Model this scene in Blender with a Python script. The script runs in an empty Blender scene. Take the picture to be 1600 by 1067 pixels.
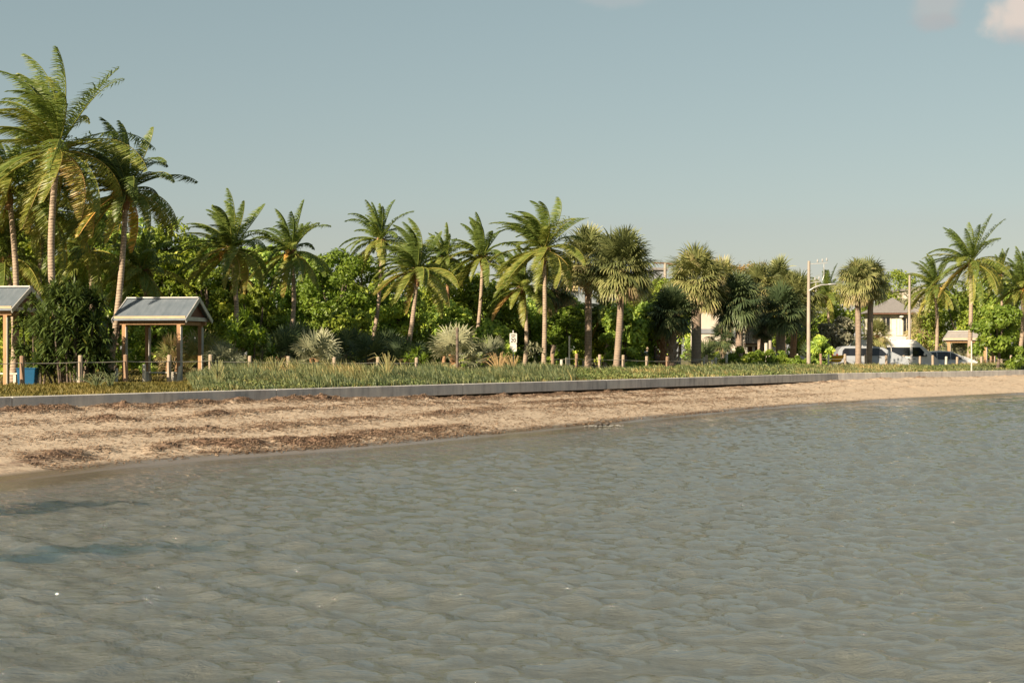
import bpy, bmesh, math, random
import numpy as np
from mathutils import Vector, Matrix
R = math.radians
random.seed(7)
rng = np.random.default_rng(11)
S = bpy.context.scene
C = S.collection

# ------------------------------------------------------------------ camera
CAM_Z = 2.6; F = 2222.0; HZ = 544.0
cam_d = bpy.data.cameras.new("camera"); cam = bpy.data.objects.new("camera", cam_d); C.objects.link(cam)
cam.location = (0, 0, CAM_Z); cam.rotation_euler = (R(90), 0, 0)
cam_d.sensor_width = 36; cam_d.lens = 36*F/1600.0; cam_d.shift_y = (HZ-533.5)/1600.0
cam_d.clip_end = 6000; cam_d.clip_start = 0.3
S.camera = cam
# ------------------------------------------------------------------ light
SUN_EL = R(25.5); SUNX, SUNY = -0.66, -0.751
world = bpy.data.worlds.new("World"); S.world = world; world.use_nodes = True
nt = world.node_tree; nt.nodes.clear()
def N(nt, t, **k):
    n = nt.nodes.new(t)
    for a, b in k.items(): setattr(n, a, b)
    return n
wo = N(nt, 'ShaderNodeOutputWorld'); bg = N(nt, 'ShaderNodeBackground'); sky = N(nt, 'ShaderNodeTexSky')
sky.sky_type = 'NISHITA'; sky.sun_disc = False; sky.sun_elevation = SUN_EL
sky.sun_rotation = math.atan2(SUNX, SUNY) % (2*math.pi)
sky.air_density = 1.0; sky.dust_density = 0.6; sky.ozone_density = 1.5; sky.altitude = 0
bg.inputs['Strength'].default_value = 0.062
hs = N(nt, 'ShaderNodeHueSaturation'); hs.inputs["Saturation"].default_value = 0.92; hs.inputs['Hue'].default_value = 0.47
tint = N(nt, 'ShaderNodeMix', data_type='RGBA', blend_type='MULTIPLY'); tint.inputs[0].default_value = 1.0
tint.inputs[7].default_value = (1.0, 0.98, 0.93, 1)
gm = N(nt, 'ShaderNodeGamma'); gm.inputs[1].default_value = 0.56; sc0 = N(nt, 'ShaderNodeMix', data_type='RGBA', blend_type='MULTIPLY'); sc0.inputs[0].default_value = 1; sc0.inputs[7].default_value = (1.54, 1.53, 1.52, 1)
nt.links.new(sky.outputs[0], gm.inputs[0]); nt.links.new(gm.outputs[0], sc0.inputs[6]); nt.links.new(sc0.outputs[2], hs.inputs['Color']); nt.links.new(hs.outputs[0], tint.inputs[6])
# clouds: soft puffs far away in the sky, by direction
tc = N(nt, 'ShaderNodeTexCoord'); nz = N(nt, 'ShaderNodeTexNoise'); nz.inputs['Scale'].default_value = 34; nz.inputs['Detail'].default_value = 6
nt.links.new(tc.outputs['Generated'], nz.inputs['Vector'])
def wm(op, a, b=None, c=None):
    m = N(nt, 'ShaderNodeMath', operation=op)
    for i, v in enumerate((a, b, c)):
        if v is None: continue
        if isinstance(v, (int, float)): m.inputs[i].default_value = v
        else: nt.links.new(v, m.inputs[i])
    return m.outputs[0]
def puff(d, rx, rz):
    d = Vector(d).normalized()
    sx = N(nt, 'ShaderNodeVectorMath', operation='SUBTRACT'); nt.links.new(tc.outputs['Generated'], sx.inputs[0]); sx.inputs[1].default_value = d
    sc = N(nt, 'ShaderNodeVectorMath', operation='MULTIPLY'); nt.links.new(sx.outputs[0], sc.inputs[0]); sc.inputs[1].default_value = (1/rx, 1/rx, 1/rz)
    ln = N(nt, 'ShaderNodeVectorMath', operation='LENGTH'); nt.links.new(sc.outputs[0], ln.inputs[0])
    v = wm('ADD', ln.outputs['Value'], wm('MULTIPLY', wm('SUBTRACT', nz.outputs['Fac'], 0.5), 1.9))
    m = N(nt, 'ShaderNodeMapRange', interpolation_type='SMOOTHSTEP'); m.inputs[1].default_value = 1.15; m.inputs[2].default_value = 0.45
    m.inputs[3].default_value = 0; m.inputs[4].default_value = 1; nt.links.new(v, m.inputs[0]); return m.outputs[0]
def addcloud(prev, mask, k, col):
    m = N(nt, 'ShaderNodeMix', data_type='RGBA'); nt.links.new(wm('MULTIPLY', mask, k), m.inputs[0]); nt.links.new(prev, m.inputs[6]); m.inputs[7].default_value = (*col, 1)
    return m.outputs[2]
col = tint.outputs[2]
CLOUDS = [((0.300, 1, 0.244), .019, .020, .5, (4.3, 4.0, 3.8)), ((0.300, 1, 0.229), .018, .008, .55, (3.5, 3.5, 3.55)),
          ((0.372, 1, 0.236), .040, .026, .95, (5.9, 5.1, 4.5)), ((0.362, 1, 0.219), .024, .009, .5, (4.3, 3.9, 3.8)),
          ((0.070, 1, 0.247), .03, .008, .16, (5.4, 4.6, 4.3))]
for d, rx, rz, k, cc in CLOUDS: col = addcloud(col, puff(d, rx, rz), k, cc)
nt.links.new(col, bg.inputs['Color']); nt.links.new(bg.outputs[0], wo.inputs['Surface'])
sun_d = bpy.data.lights.new("sun", 'SUN'); sun = bpy.data.objects.new("sun", sun_d); C.objects.link(sun)
sun_d.energy = 5.0; sun_d.angle = R(0.55); sun_d.color = (1.0, 0.82, 0.61)
sdir = Vector((SUNX, SUNY, 0)).normalized()*math.cos(SUN_EL) + Vector((0, 0, math.sin(SUN_EL)))
sun.rotation_euler = sdir.to_track_quat('Z', 'Y').to_euler(); sun.location = (-60, -60, 60)
S.view_settings.view_transform = 'Standard'; S.view_settings.look = 'None'; S.view_settings.gamma = 1.0
S.view_settings.exposure = 1.05
S.render.engine = 'CYCLES'
S.cycles.max_bounces = 6; S.cycles.transmission_bounces = 3; S.cycles.transparent_max_bounces = 4
S.cycles.caustics_reflective = False; S.cycles.caustics_refractive = False

# ------------------------------------------------------------------ helpers
def at(px, py, Y): return Vector(((px-800)*Y/F, Y, CAM_Z-(py-HZ)*Y/F))
def tag(o, label=None, cat=None, group=None, kind=None):
    if label: o['label'] = label
    if cat: o['category'] = cat
    if group: o['group'] = group
    if kind: o['kind'] = kind
    return o
def empty(name, loc=(0, 0, 0), rz=0.0, parent=None):
    o = bpy.data.objects.new(name, None); C.objects.link(o); o.location = loc; o.rotation_euler = (0, 0, rz)
    o.empty_display_size = 0.3
    if parent: o.parent = parent
    return o
def link(name, me, parent=None, loc=None, rz=0.0):
    o = bpy.data.objects.new(name, me); C.objects.link(o)
    if loc is not None: o.location = loc
    o.rotation_euler = (0, 0, rz)
    if parent: o.parent = parent
    return o
def copy_tree(o, parent=None):
    c = o.copy(); C.objects.link(c); c.parent = parent
    for ch in list(o.children): copy_tree(ch, c)
    return c
class MB:
    """collects shapes into one mesh; a per-vertex value c drives colour variation"""
    def __init__(s): s.V = []; s.Fs = []; s.Cs = []; s.n = 0; s.mi = []
    def add(s, V, Fc, c=0.5, m=0):
        V = np.asarray(V, float).reshape(-1, 3); Fc = np.asarray(Fc, int)
        s.V.append(V); s.Fs.append(Fc+s.n)
        s.Cs.append(np.full(len(V), c) if np.isscalar(c) else np.asarray(c, float)); s.mi.append(np.full(len(Fc), m)); s.n += len(V)
        return s
    def box(s, c, size, rot=0.0, col=0.5, m=0, M=None):
        x, y, z = [a/2 for a in size]
        V = np.array([(-x,-y,-z),(x,-y,-z),(x,y,-z),(-x,y,-z),(-x,-y,z),(x,-y,z),(x,y,z),(-x,y,z)], float)
        if M is not None: V = np.array([M @ Vector(v) for v in V])
        elif rot: ca, sa = math.cos(rot), math.sin(rot); V = np.stack([V[:,0]*ca-V[:,1]*sa, V[:,0]*sa+V[:,1]*ca, V[:,2]], 1)
        s.add(V+np.array(c), [(0,3,2,1),(4,5,6,7),(0,1,5,4),(1,2,6,5),(2,3,7,6),(3,0,4,7)], col, m); return s
    def bar(s, a, b, w, h=None, col=0.5, m=0):
        a = Vector(a); b = Vector(b); d = b-a; h = h or w
        M = d.to_track_quat('X', 'Z').to_matrix()
        return s.box((a+b)/2, (d.length, w, h), col=col, m=m, M=M)
    def tube(s, pts, rad, sides=8, col=0.5, cap=True, m=0):
        P = np.array([tuple(p) for p in pts], float); n = len(P); rad = np.full(n, rad) if np.isscalar(rad) else np.asarray(rad, float)
        T = np.gradient(P, axis=0); T /= np.linalg.norm(T, axis=1, keepdims=True)+1e-9
        ref = np.array([1.0, 0, 0]) if abs(T[0][2]) > 0.7 else np.array([0, 0, 1.0])
        A = np.cross(T, ref); A /= np.linalg.norm(A, axis=1, keepdims=True)+1e-9; B = np.cross(T, A)
        th = np.linspace(0, 2*np.pi, sides, endpoint=False)
        V = P[:, None]+rad[:, None, None]*(A[:, None]*np.cos(th)[None, :, None]+B[:, None]*np.sin(th)[None, :, None])
        V = V.reshape(-1, 3); Q = []
        i = np.arange(n-1)[:, None]*sides; j = np.arange(sides)[None, :]; k = (j+1) % sides
        Q = np.stack([i+j, i+k, i+sides+k, i+sides+j], -1).reshape(-1, 4)
        s.add(V, Q, col, m)
        if cap:
            for e in (0, n-1):
                c0 = len(V)
                Vc = np.vstack([V[e*sides:(e+1)*sides], P[e]])
                s.add(Vc, [(a, (a+1) % sides, sides) for a in range(sides)], col, m)
        return s
    def ball(s, c, r, seg=10, ring=7, col=0.5, m=0):
        r = (r, r, r) if np.isscalar(r) else r
        th = np.linspace(0, 2*np.pi, seg, endpoint=False); ph = np.linspace(0.02, np.pi-0.02, ring)
        V = np.array([(r[0]*math.sin(p)*math.cos(t), r[1]*math.sin(p)*math.sin(t), r[2]*math.cos(p)) for p in ph for t in th])+np.array(c)
        Q = [(i*seg+j, (i+1)*seg+j, (i+1)*seg+(j+1) % seg, i*seg+(j+1) % seg) for i in range(ring-1) for j in range(seg)]
        return s.add(V, Q, col, m)
    def prism(s, pts, depth, axis='y', col=0.5, m=0):
        """closed polygon pts (a,b) in the x-z plane, extruded along y from -depth/2 to depth/2"""
        n = len(pts); V = [(a, -depth/2, b) for a, b in pts]+[(a, depth/2, b) for a, b in pts]
        s.faces_poly(V, [list(range(n)), list(range(2*n-1, n-1, -1))]+[[i, i+n, (i+1) % n+n, (i+1) % n] for i in range(n)], col, m); return s
    def faces_poly(s, V, polys, col=0.5, m=0):
        V = np.asarray([tuple(v) for v in V], float); s.V.append(V); s.Cs.append(np.full(len(V), col))
        for p in polys: s.Fs.append(np.array([p])+s.n); s.mi.append(np.full(1, m))
        s.n += len(V); return s
    def mesh(s, name, mats, smooth=False):
        me = bpy.data.meshes.new(name)
        V = np.vstack(s.V); me.vertices.add(len(V)); me.vertices.foreach_set('co', V.ravel())
        tot = np.concatenate([np.full(len(f), f.shape[1]) for f in s.Fs]); idx = np.concatenate([f.ravel() for f in s.Fs])
        me.loops.add(len(idx)); me.loops.foreach_set('vertex_index', idx.astype(np.int32))
        me.polygons.add(len(tot)); st = np.concatenate([[0], np.cumsum(tot)[:-1]])
        me.polygons.foreach_set('loop_start', st.astype(np.int32)); me.polygons.foreach_set('loop_total', tot.astype(np.int32))
        for m in (mats if isinstance(mats, (list, tuple)) else [mats]): me.materials.append(m)
        me.polygons.foreach_set('material_index', np.concatenate(s.mi).astype(np.int32))
        me.polygons.foreach_set('use_smooth', np.full(len(tot), bool(smooth)))
        a = me.attributes.new('c', 'FLOAT', 'POINT'); a.data.foreach_set('value', np.concatenate(s.Cs).astype(np.float32))
        me.update(calc_edges=True); return me
    def build(s, name, mats, parent=None, loc=None, rz=0.0, smooth=False, bevel=0):
        o = link(name, s.mesh(name, mats, smooth), parent, loc, rz)
        if bevel:
            b = o.modifiers.new('bevel', 'BEVEL'); b.width = bevel; b.segments = 2; b.limit_method = 'ANGLE'
        return o
# ---- value noise
_G = rng.random((256, 256))
def vnoise(x, y):
    x = np.asarray(x, float); y = np.asarray(y, float); xi = np.floor(x).astype(int); yi = np.floor(y).astype(int)
    fx = x-xi; fy = y-yi; fx = fx*fx*(3-2*fx); fy = fy*fy*(3-2*fy)
    g = lambda a, b: _G[a % 256, b % 256]
    return (g(xi, yi)*(1-fx)+g(xi+1, yi)*fx)*(1-fy)+(g(xi, yi+1)*(1-fx)+g(xi+1, yi+1)*fx)*fy
def fbm(x, y, o=4):
    r = 0; a = 0.5; t = 0
    for i in range(o): r = r+a*vnoise(x*2**i+17*i, y*2**i+5*i); t += a; a *= .5
    return r/t

# ------------------------------------------------------------------ materials
def mat(name):
    m = bpy.data.materials.new(name); m.use_nodes = True; t = m.node_tree
    return m, t, t.nodes['Principled BSDF'], t.nodes['Material Output']
def L(t, a, b): t.links.new(a, b)
def ramp(t, stops, fac):
    r = N(t, 'ShaderNodeValToRGB'); e = r.color_ramp.elements
    while len(e) < len(stops): e.new(0.5)
    for i, (p, c) in enumerate(stops): e[i].position = p; e[i].color = (*c, 1)
    L(t, fac, r.inputs[0]); return r.outputs[0]
def noise(t, scale, detail=4, vec=None, rough=0.55, dist=0.0):
    n = N(t, 'ShaderNodeTexNoise'); n.inputs['Scale'].default_value = scale; n.inputs['Detail'].default_value = detail
    n.inputs['Roughness'].default_value = rough; n.inputs['Distortion'].default_value = dist
    if vec is not None: L(t, vec, n.inputs['Vector'])
    return n.outputs['Fac']
def objco(t, scale=(1, 1, 1), rot=(0, 0, 0)):
    tc = N(t, 'ShaderNodeTexCoord'); m = N(t, 'ShaderNodeMapping'); m.inputs['Scale'].default_value = scale; m.inputs['Rotation'].default_value = rot
    L(t, tc.outputs['Object'], m.inputs['Vector']); return m.outputs[0]
def bump(t, b, h, strength=0.5, dist=0.05):
    n = N(t, 'ShaderNodeBump'); n.inputs['Strength'].default_value = strength; n.inputs['Distance'].default_value = dist
    L(t, h, n.inputs['Height']); L(t, n.outputs[0], b.inputs['Normal']); return n
def leafmat(name, stops, transl=0.35, rough=0.5):
    m, t, b, o = mat(name)
    a = N(t, 'ShaderNodeAttribute', attribute_name='c'); c = ramp(t, stops, a.outputs['Fac'])
    L(t, c, b.inputs['Base Color']); b.inputs['Roughness'].default_value = rough; b.inputs['Specular IOR Level'].default_value = 0.35
    tr = N(t, 'ShaderNodeBsdfTranslucent'); hs = N(t, 'ShaderNodeHueSaturation'); hs.inputs['Hue'].default_value = .49; hs.inputs['Value'].default_value = 1.25; hs.inputs['Saturation'].default_value = 1.1
    L(t, c, hs.inputs['Color']); L(t, hs.outputs[0], tr.inputs['Color'])
    mx = N(t, 'ShaderNodeMixShader'); mx.inputs[0].default_value = transl
    L(t, b.outputs[0], mx.inputs[1]); L(t, tr.outputs[0], mx.inputs[2]); L(t, mx.outputs[0], o.inputs['Surface']); return m
def plain(name, c1, c2=None, scale=6, rough=0.7, metal=0.0, bmp=0.0, stretch=(1, 1, 1), spec=0.4, detail=5):
    m, t, b, o = mat(name); c2 = c2 or tuple(v*.8 for v in c1)
    v = objco(t, stretch); n = noise(t, scale, detail, v)
    L(t, ramp(t, [(0.3, c2), (0.7, c1)], n), b.inputs['Base Color'])
    b.inputs['Roughness'].default_value = rough; b.inputs['Metallic'].default_value = metal; b.inputs['Specular IOR Level'].default_value = spec
    if bmp: bump(t, b, noise(t, scale*2.5, 5, v), bmp, 0.03)
    return m
def glossy_paint(name, c, rough=0.25):
    m, t, b, o = mat(name); n = noise(t, 3, 4, objco(t))
    L(t, ramp(t, [(0.3, tuple(v*.92 for v in c)), (0.7, c)], n), b.inputs['Base Color']); b.inputs['Roughness'].default_value = rough
    b.inputs['Coat Weight'].default_value = 0.5; b.inputs['Coat Roughness'].default_value = 0.1; return m
G = {}
# leaf value c: 0 dark old green .. 0.6 fresh .. 0.8 yellow .. 1 dry
G['coco'] = leafmat('coconut_leaf', [(0.0, (.055, .095, .030)), (0.45, (.155, .215, .045)), (0.7, (.31, .33, .075)), (0.88, (.46, .40, .10)), (1.0, (.48, .32, .12))], .42, .38)
G['coco_dark'] = leafmat('coconut_leaf_dark', [(0.0, (0.050, 0.084, 0.026)), (0.5, (0.122, 0.171, 0.038)), (0.75, (0.328, 0.316, 0.058)), (0.9, (0.820, 0.486, 0.096)), (1.0, (0.766, 0.390, 0.153))], .28, .4)
G['fan'] = leafmat('fan_palm_leaf', [(0.0, (0.044, 0.065, 0.026)), (0.5, (0.150, 0.176, 0.063)), (0.72, (0.315, 0.319, 0.117)), (0.88, (0.473, 0.388, 0.198)), (1.0, (0.315, 0.220, 0.141))], .22, .45)
G['fan_dark'] = leafmat('dark_fan_palm_leaf', [(0.0, (0.026, 0.049, 0.023)), (0.5, (0.066, 0.100, 0.043)), (0.75, (0.152, 0.188, 0.069)), (0.9, (0.347, 0.265, 0.139)), (1.0, (0.260, 0.176, 0.099))], .15, .5)
G['silver'] = leafmat('silver_palmetto_leaf', [(0.0, (0.069, 0.088, 0.048)), (0.5, (0.218, 0.234, 0.140)), (0.8, (0.390, 0.387, 0.229)), (1.0, (0.345, 0.234, 0.133))], .15, .5)
G['broad'] = leafmat('broad_leaf', [(0.0, (0.075, 0.125, 0.023)), (0.5, (0.226, 0.306, 0.042)), (0.85, (0.450, 0.490, 0.070)), (1.0, (0.690, 0.629, 0.118))], .33, .45)
G['broad_deep'] = leafmat('deep_green_leaf', [(0.0, (0.103, 0.183, 0.046)), (0.5, (0.300, 0.431, 0.079)), (0.85, (0.662, 0.752, 0.119)), (1.0, (1.039, 0.936, 0.189))], .28, .45)
G['bright'] = leafmat('bright_leaf', [(0.0, (0.075, 0.128, 0.018)), (0.5, (0.179, 0.269, 0.038)), (0.85, (0.329, 0.404, 0.067)), (1.0, (0.508, 0.493, 0.120))], .38, .4)
G['grey_leaf'] = leafmat('silver_buttonwood_leaf', [(0.0, (0.112, 0.119, 0.077)), (0.5, (0.266, 0.266, 0.175)), (1.0, (0.462, 0.434, 0.294))], .15, .55)
G['flower_leaf'] = leafmat('buff_flowering_crown', [(0.0, (.10, .10, .03)), (0.4, (.22, .17, .06)), (0.7, (.44, .30, .12)), (1.0, (.52, .36, .17))], .25, .6)
G['dune'] = leafmat('dune_grass_blade', [(0.0, (0.069, 0.107, 0.055)), (0.35, (0.160, 0.200, 0.087)), (0.6, (0.306, 0.301, 0.127)), (0.8, (0.521, 0.400, 0.163)), (1.0, (0.612, 0.442, 0.236))], .30, .55)
G['turf'] = leafmat('turf_blade', [(0.0, (0.055, 0.069, 0.020)), (0.4, (0.133, 0.129, 0.033)), (0.75, (0.242, 0.193, 0.050)), (1.0, (0.296, 0.230, 0.088))], .25, .6)
G['cover'] = leafmat('ground_cover_leaf', [(0.0, (0.058, 0.091, 0.028)), (0.4, (0.141, 0.189, 0.058)), (0.75, (0.270, 0.286, 0.097)), (1.0, (0.421, 0.351, 0.142))], .28, .55)
def trunkmat(name, c1, c2, ring=26.0, k=.6):
    m, t, b, o = mat(name); v = objco(t); w = N(t, 'ShaderNodeTexWave', wave_type='BANDS', bands_direction='Z')
    w.inputs['Scale'].default_value = ring/10; w.inputs['Distortion'].default_value = 2.5; w.inputs['Detail'].default_value = 3; w.inputs['Detail Scale'].default_value = 3
    L(t, v, w.inputs['Vector']); n = noise(t, 4.0, 6, v, .65); mx = N(t, 'ShaderNodeMath', operation='MULTIPLY'); L(t, w.outputs['Fac'], mx.inputs[0]); mx.inputs[1].default_value = .35
    ad = N(t, 'ShaderNodeMath', operation='ADD'); L(t, mx.outputs[0], ad.inputs[0]); L(t, n, ad.inputs[1])
    L(t, ramp(t, [(0.35, c2), (0.85, c1)], ad.outputs[0]), b.inputs['Base Color']); b.inputs['Roughness'].default_value = .85
    bump(t, b, ad.outputs[0], k, .04); return m
G['trunk'] = trunkmat('palm_bark', (.40, .31, .22), (.17, .13, .10))
G['trunk_red'] = trunkmat('russet_palm_bark', (.40, .23, .12), (.20, .11, .06))
G['trunk_sabal'] = trunkmat('cabbage_palm_bark', (.34, .26, .19), (.13, .10, .08), 34)
G['bark'] = trunkmat('tree_bark', (.16, .12, .09), (.06, .05, .04), 10)
G['coir'] = plain('palm_fibre', (.33, .19, .09), (.14, .08, .04), 9, .9, bmp=.5)
G['coconut'] = plain('coconut_husk', (.50, .26, .04), (.30, .18, .05), 5, .6)
G['post'] = plain('weathered_post', (.45, .36, .27), (.28, .22, .16), 5, .8, stretch=(4, 4, .6), bmp=.35)
G['post_red'] = plain('reddish_post', (.34, .22, .14), (.21, .14, .09), 5, .8, stretch=(4, 4, .6), bmp=.35)
G['white_post'] = plain('white_painted_post', (.66, .62, .52), (.42, .39, .32), 5, .6, stretch=(2, 2, .8))
G['timber'] = plain('stained_timber', (.44, .27, .13), (.28, .16, .08), 3, .7, stretch=(5, 5, .5), bmp=.25)
G['timber_pale'] = plain('pale_fascia_timber', (.55, .43, .26), (.38, .29, .18), 3, .7, stretch=(.6, 5, 5), bmp=.15)
G['trim'] = plain('aluminium_trim', (.52, .52, .50), (.38, .38, .37), 3, .4, .3)
G['rope'] = plain('rope_fibre', (.52, .47, .38), (.36, .32, .26), 20, .9)
G['blue'] = plain('blue_plastic', (.010, .105, .22), (.008, .08, .17), 3, .45)
G['glass'] = plain('dark_tinted_glass', (.018, .022, .028), (.012, .014, .018), 1, .06, spec=.6)
G['rubber'] = plain('tyre_rubber', (.02, .02, .02), (.014, .014, .014), 8, .85)
G['rim'] = plain('wheel_alloy', (.42, .42, .42), (.3, .3, .3), 4, .35, .8)
G['white_car'] = glossy_paint('white_vehicle_paint', (.66, .65, .63)); G['silver_car'] = glossy_paint('silver_vehicle_paint', (.34, .37, .40))
G['pale_car'] = glossy_paint('pale_silver_vehicle_paint', (.52, .54, .56)); G['blue_car'] = glossy_paint('slate_blue_vehicle_paint', (.10, .14, .19))
G['black_plastic'] = plain('black_plastic', (.03, .03, .03), (.02, .02, .02), 5, .5)
G['red_lamp'] = plain('red_lamp_lens', (.30, .02, .015), (.2, .015, .01), 5, .25); G['clear_lamp'] = plain('clear_lamp_lens', (.65, .65, .62), (.5, .5, .5), 5, .15)
G['cream'] = plain('cream_render', (.58, .53, .45), (.50, .45, .37), 2, .8, bmp=.1); G['white_wall'] = plain('white_siding', (.70, .67, .58), (.60, .57, .49), 2, .75, stretch=(1, 1, 7))
G['slate'] = plain('grey_shingles', (.25, .235, .225), (.18, .17, .16), 5, .85, stretch=(1, 1, 5), bmp=.4)
G['shade_grey'] = plain('grey_siding', (.24, .26, .28), (.19, .20, .22), 2, .75)
G['brown_trim'] = plain('brown_trim', (.16, .075, .045), (.11, .05, .03), 4, .7)
G['pole'] = plain('concrete_pole', (.42, .37, .30), (.28, .24, .20), 3, .85, stretch=(2, 2, .5), bmp=.3)
G['galv'] = plain('galvanised_steel', (.55, .55, .53), (.42, .42, .41), 5, .45, .5)
G['sign_white'] = plain('white_sign_face', (.74, .71, .62), (.64, .61, .53), 3, .5); G['sign_black'] = plain('black_sign_paint', (.03, .03, .03), (.02, .02, .02), 3, .6)
G['yellow'] = plain('yellow_tray_paint', (.65, .38, .02), (.5, .28, .02), 4, .5)
G['rock'] = plain('dark_rock', (.09, .075, .06), (.04, .035, .03), 6, .8, bmp=.6)

# ------------------------------------------------------------------ wall line, shoreline, land height
WALL = np.array([(-62.0, -15.5), (-14.6, 40.5), (18.1, 79.0), (32.9, 91.2), (150.0, 188.0)])
SHORE = np.array([(-52.0, -14.0), (-22.0, 9.0), (-12.6, 20.6), (-9.95, 27.0), (-8.4, 31.2), (-6.15, 34.2), (-3.35, 37.4), (0, 42.9), (4.57, 50.8), (11, 61.3), (19.2, 70.6), (29, 80.2), (42, 90.5), (150, 156.0)])
def pl_dist(x, y, Pn):
    """distance to polyline and signed side (positive = left side, inland)"""
    x = np.asarray(x, float); y = np.asarray(y, float); best = np.full(x.shape, 1e9); sg = np.zeros(x.shape)
    for a, b in zip(Pn[:-1], Pn[1:]):
        d = b-a; l2 = d@d; t = np.clip(((x-a[0])*d[0]+(y-a[1])*d[1])/l2, 0, 1)
        qx = x-a[0]-t*d[0]; qy = y-a[1]-t*d[1]; r = np.hypot(qx, qy); s = np.sign(d[0]*qy-d[1]*qx)
        m = r < best; best = np.where(m, r, best); sg = np.where(m, s, sg)
    return best*sg
def landz(x, y):
    x = np.asarray(x, float); y = np.asarray(y, float); d = pl_dist(x, y, WALL)
    sm = lambda a, b, v: np.clip((v-a)/(b-a), 0, 1)**2*(3-2*np.clip((v-a)/(b-a), 0, 1))
    z = 1.17+0.10*sm(.6, 4, d)*(1-sm(6, 9, d))
    right = sm(2, 12, x*.763+(y-57)*.646*.5)
    z = z-right*.48*sm(8.5, 12, d)
    z = z+(1-right)*.02*np.clip(d-16, 0, 40)
    return z+.03*(fbm(x*.5, y*.5)-.5)
def lz(x, y): return float(landz(np.array([x]), np.array([y]))[0])
def along(Pn, n):
    seg = np.linalg.norm(np.diff(Pn, axis=0), axis=1); cum = np.concatenate([[0], np.cumsum(seg)]); s = np.linspace(0, cum[-1], n) if np.isscalar(n) else n
    return np.stack([np.interp(s, cum, Pn[:, 0]), np.interp(s, cum, Pn[:, 1])], 1)
def grid_mesh(name, Pg, m, smooth=True, col=None):
    a, b = Pg.shape[:2]; i = np.arange(a-1)[:, None]*b; j = np.arange(b-1)[None, :]
    Q = np.stack([i+j, i+b+j, i+b+j+1, i+j+1], -1).reshape(-1, 4)
    mb = MB(); mb.add(Pg.reshape(-1, 3), Q, .5 if col is None else col.ravel()); return mb.build(name, m, smooth=smooth)
# ground inland, one sheet to the horizon
m, t, b, o = mat('lawn_ground'); v = objco(t); n1 = noise(t, .35, 6, v); n2 = noise(t, 6, 6, v)
mm = N(t, 'ShaderNodeMath', operation='ADD'); L(t, n1, mm.inputs[0]); L(t, n2, mm.inputs[1])
L(t, ramp(t, [(0.35, (.07, .075, .022)), (0.5, (.15, .13, .045)), (0.62, (.22, .17, .075)), (0.8, (.27, .21, .12))], (lambda q: (L(t, mm.outputs[0], q.inputs[0]), q.inputs.__getitem__(1).__setattr__('default_value', .5), q.outputs[0])[2])(N(t, 'ShaderNodeMath', operation='MULTIPLY'))), b.inputs['Base Color'])
b.inputs['Roughness'].default_value = .95; bump(t, b, n2, .8, .05); G['lawn'] = m
base_s = np.concatenate([np.linspace(0, 70, 20), np.linspace(71, 150, 160), np.linspace(152, 262, 40)])
Wl = along(WALL, base_s)
seg = np.gradient(Wl, axis=0); seg /= np.linalg.norm(seg, axis=1, keepdims=True)
k = np.ones(21)/21; pad = np.pad(seg, ((10, 10), (0, 0)), 'edge'); sm_ = np.stack([np.convolve(pad[:, c], k, 'valid') for c in (0, 1)], 1)
Nin = np.stack([-sm_[:, 1], sm_[:, 0]], 1); Nin /= np.linalg.norm(Nin, axis=1, keepdims=True)
def fenceY(px, off=8.0):
    k = (px-800)/F; A = along(WALL, np.linspace(0, np.linalg.norm(np.diff(WALL, axis=0), axis=1)[:3].sum()+40, 1600)); q = np.linspace(0, np.linalg.norm(np.diff(WALL, axis=0), axis=1)[:3].sum()+40, 1600); nx = np.interp(q, base_s, Nin[:, 0]); ny = np.interp(q, base_s, Nin[:, 1]); X_ = A[:, 0]+nx*off; Y_ = A[:, 1]+ny*off
    pxs = np.where(Y_ > 5, X_/np.maximum(Y_, 1), -9); ok = (Y_ > 20); i = np.argmin(np.where(ok, np.abs(pxs-k), 9)); return float(Y_[i])
_fx = np.arange(-100, 1800, 20.0); _fy = np.array([fenceY(v) for v in _fx])
def warp(px, Y): return Y*np.interp(px, _fx, _fy)/np.interp(px, [0, 200, 400, 600, 850, 1000, 1200, 1340, 1500, 1600], [49.5, 50, 52, 55.5, 63, 74, 79, 81, 86.5, 88])
D = np.concatenate([[.30], np.linspace(.5, 20, 60), np.geomspace(21, 120, 30), [200, 400, 900, 2500]])
Pg = np.zeros((len(Wl), len(D), 3)); Pg[..., 0] = Wl[:, None, 0]+Nin[:, None, 0]*D; Pg[..., 1] = Wl[:, None, 1]+Nin[:, None, 1]*D
Pg[..., 2] = landz(Pg[..., 0], Pg[..., 1])
o = grid_mesh('ground', Pg, G['lawn']); tag(o, kind='structure')
# road and parking strip behind the right part of the verge
G['asphalt'] = plain('asphalt', (.10, .095, .088), (.06, .058, .055), 8, .9, bmp=.3)
rs = along(WALL, np.linspace(118, 240, 90)); sg = np.array([Nin[np.argmin(np.abs(base_s-q))] for q in np.linspace(118, 240, 90)])
Dr = np.linspace(13.0, 21.0, 9); Pr = np.zeros((90, 9, 3)); Pr[..., 0] = rs[:, None, 0]+sg[:, None, 0]*Dr; Pr[..., 1] = rs[:, None, 1]+sg[:, None, 1]*Dr
Pr[..., 2] = landz(Pr[..., 0], Pr[..., 1])+.012
o = grid_mesh('road', Pr, G['asphalt']); tag(o, kind='structure')
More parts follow.
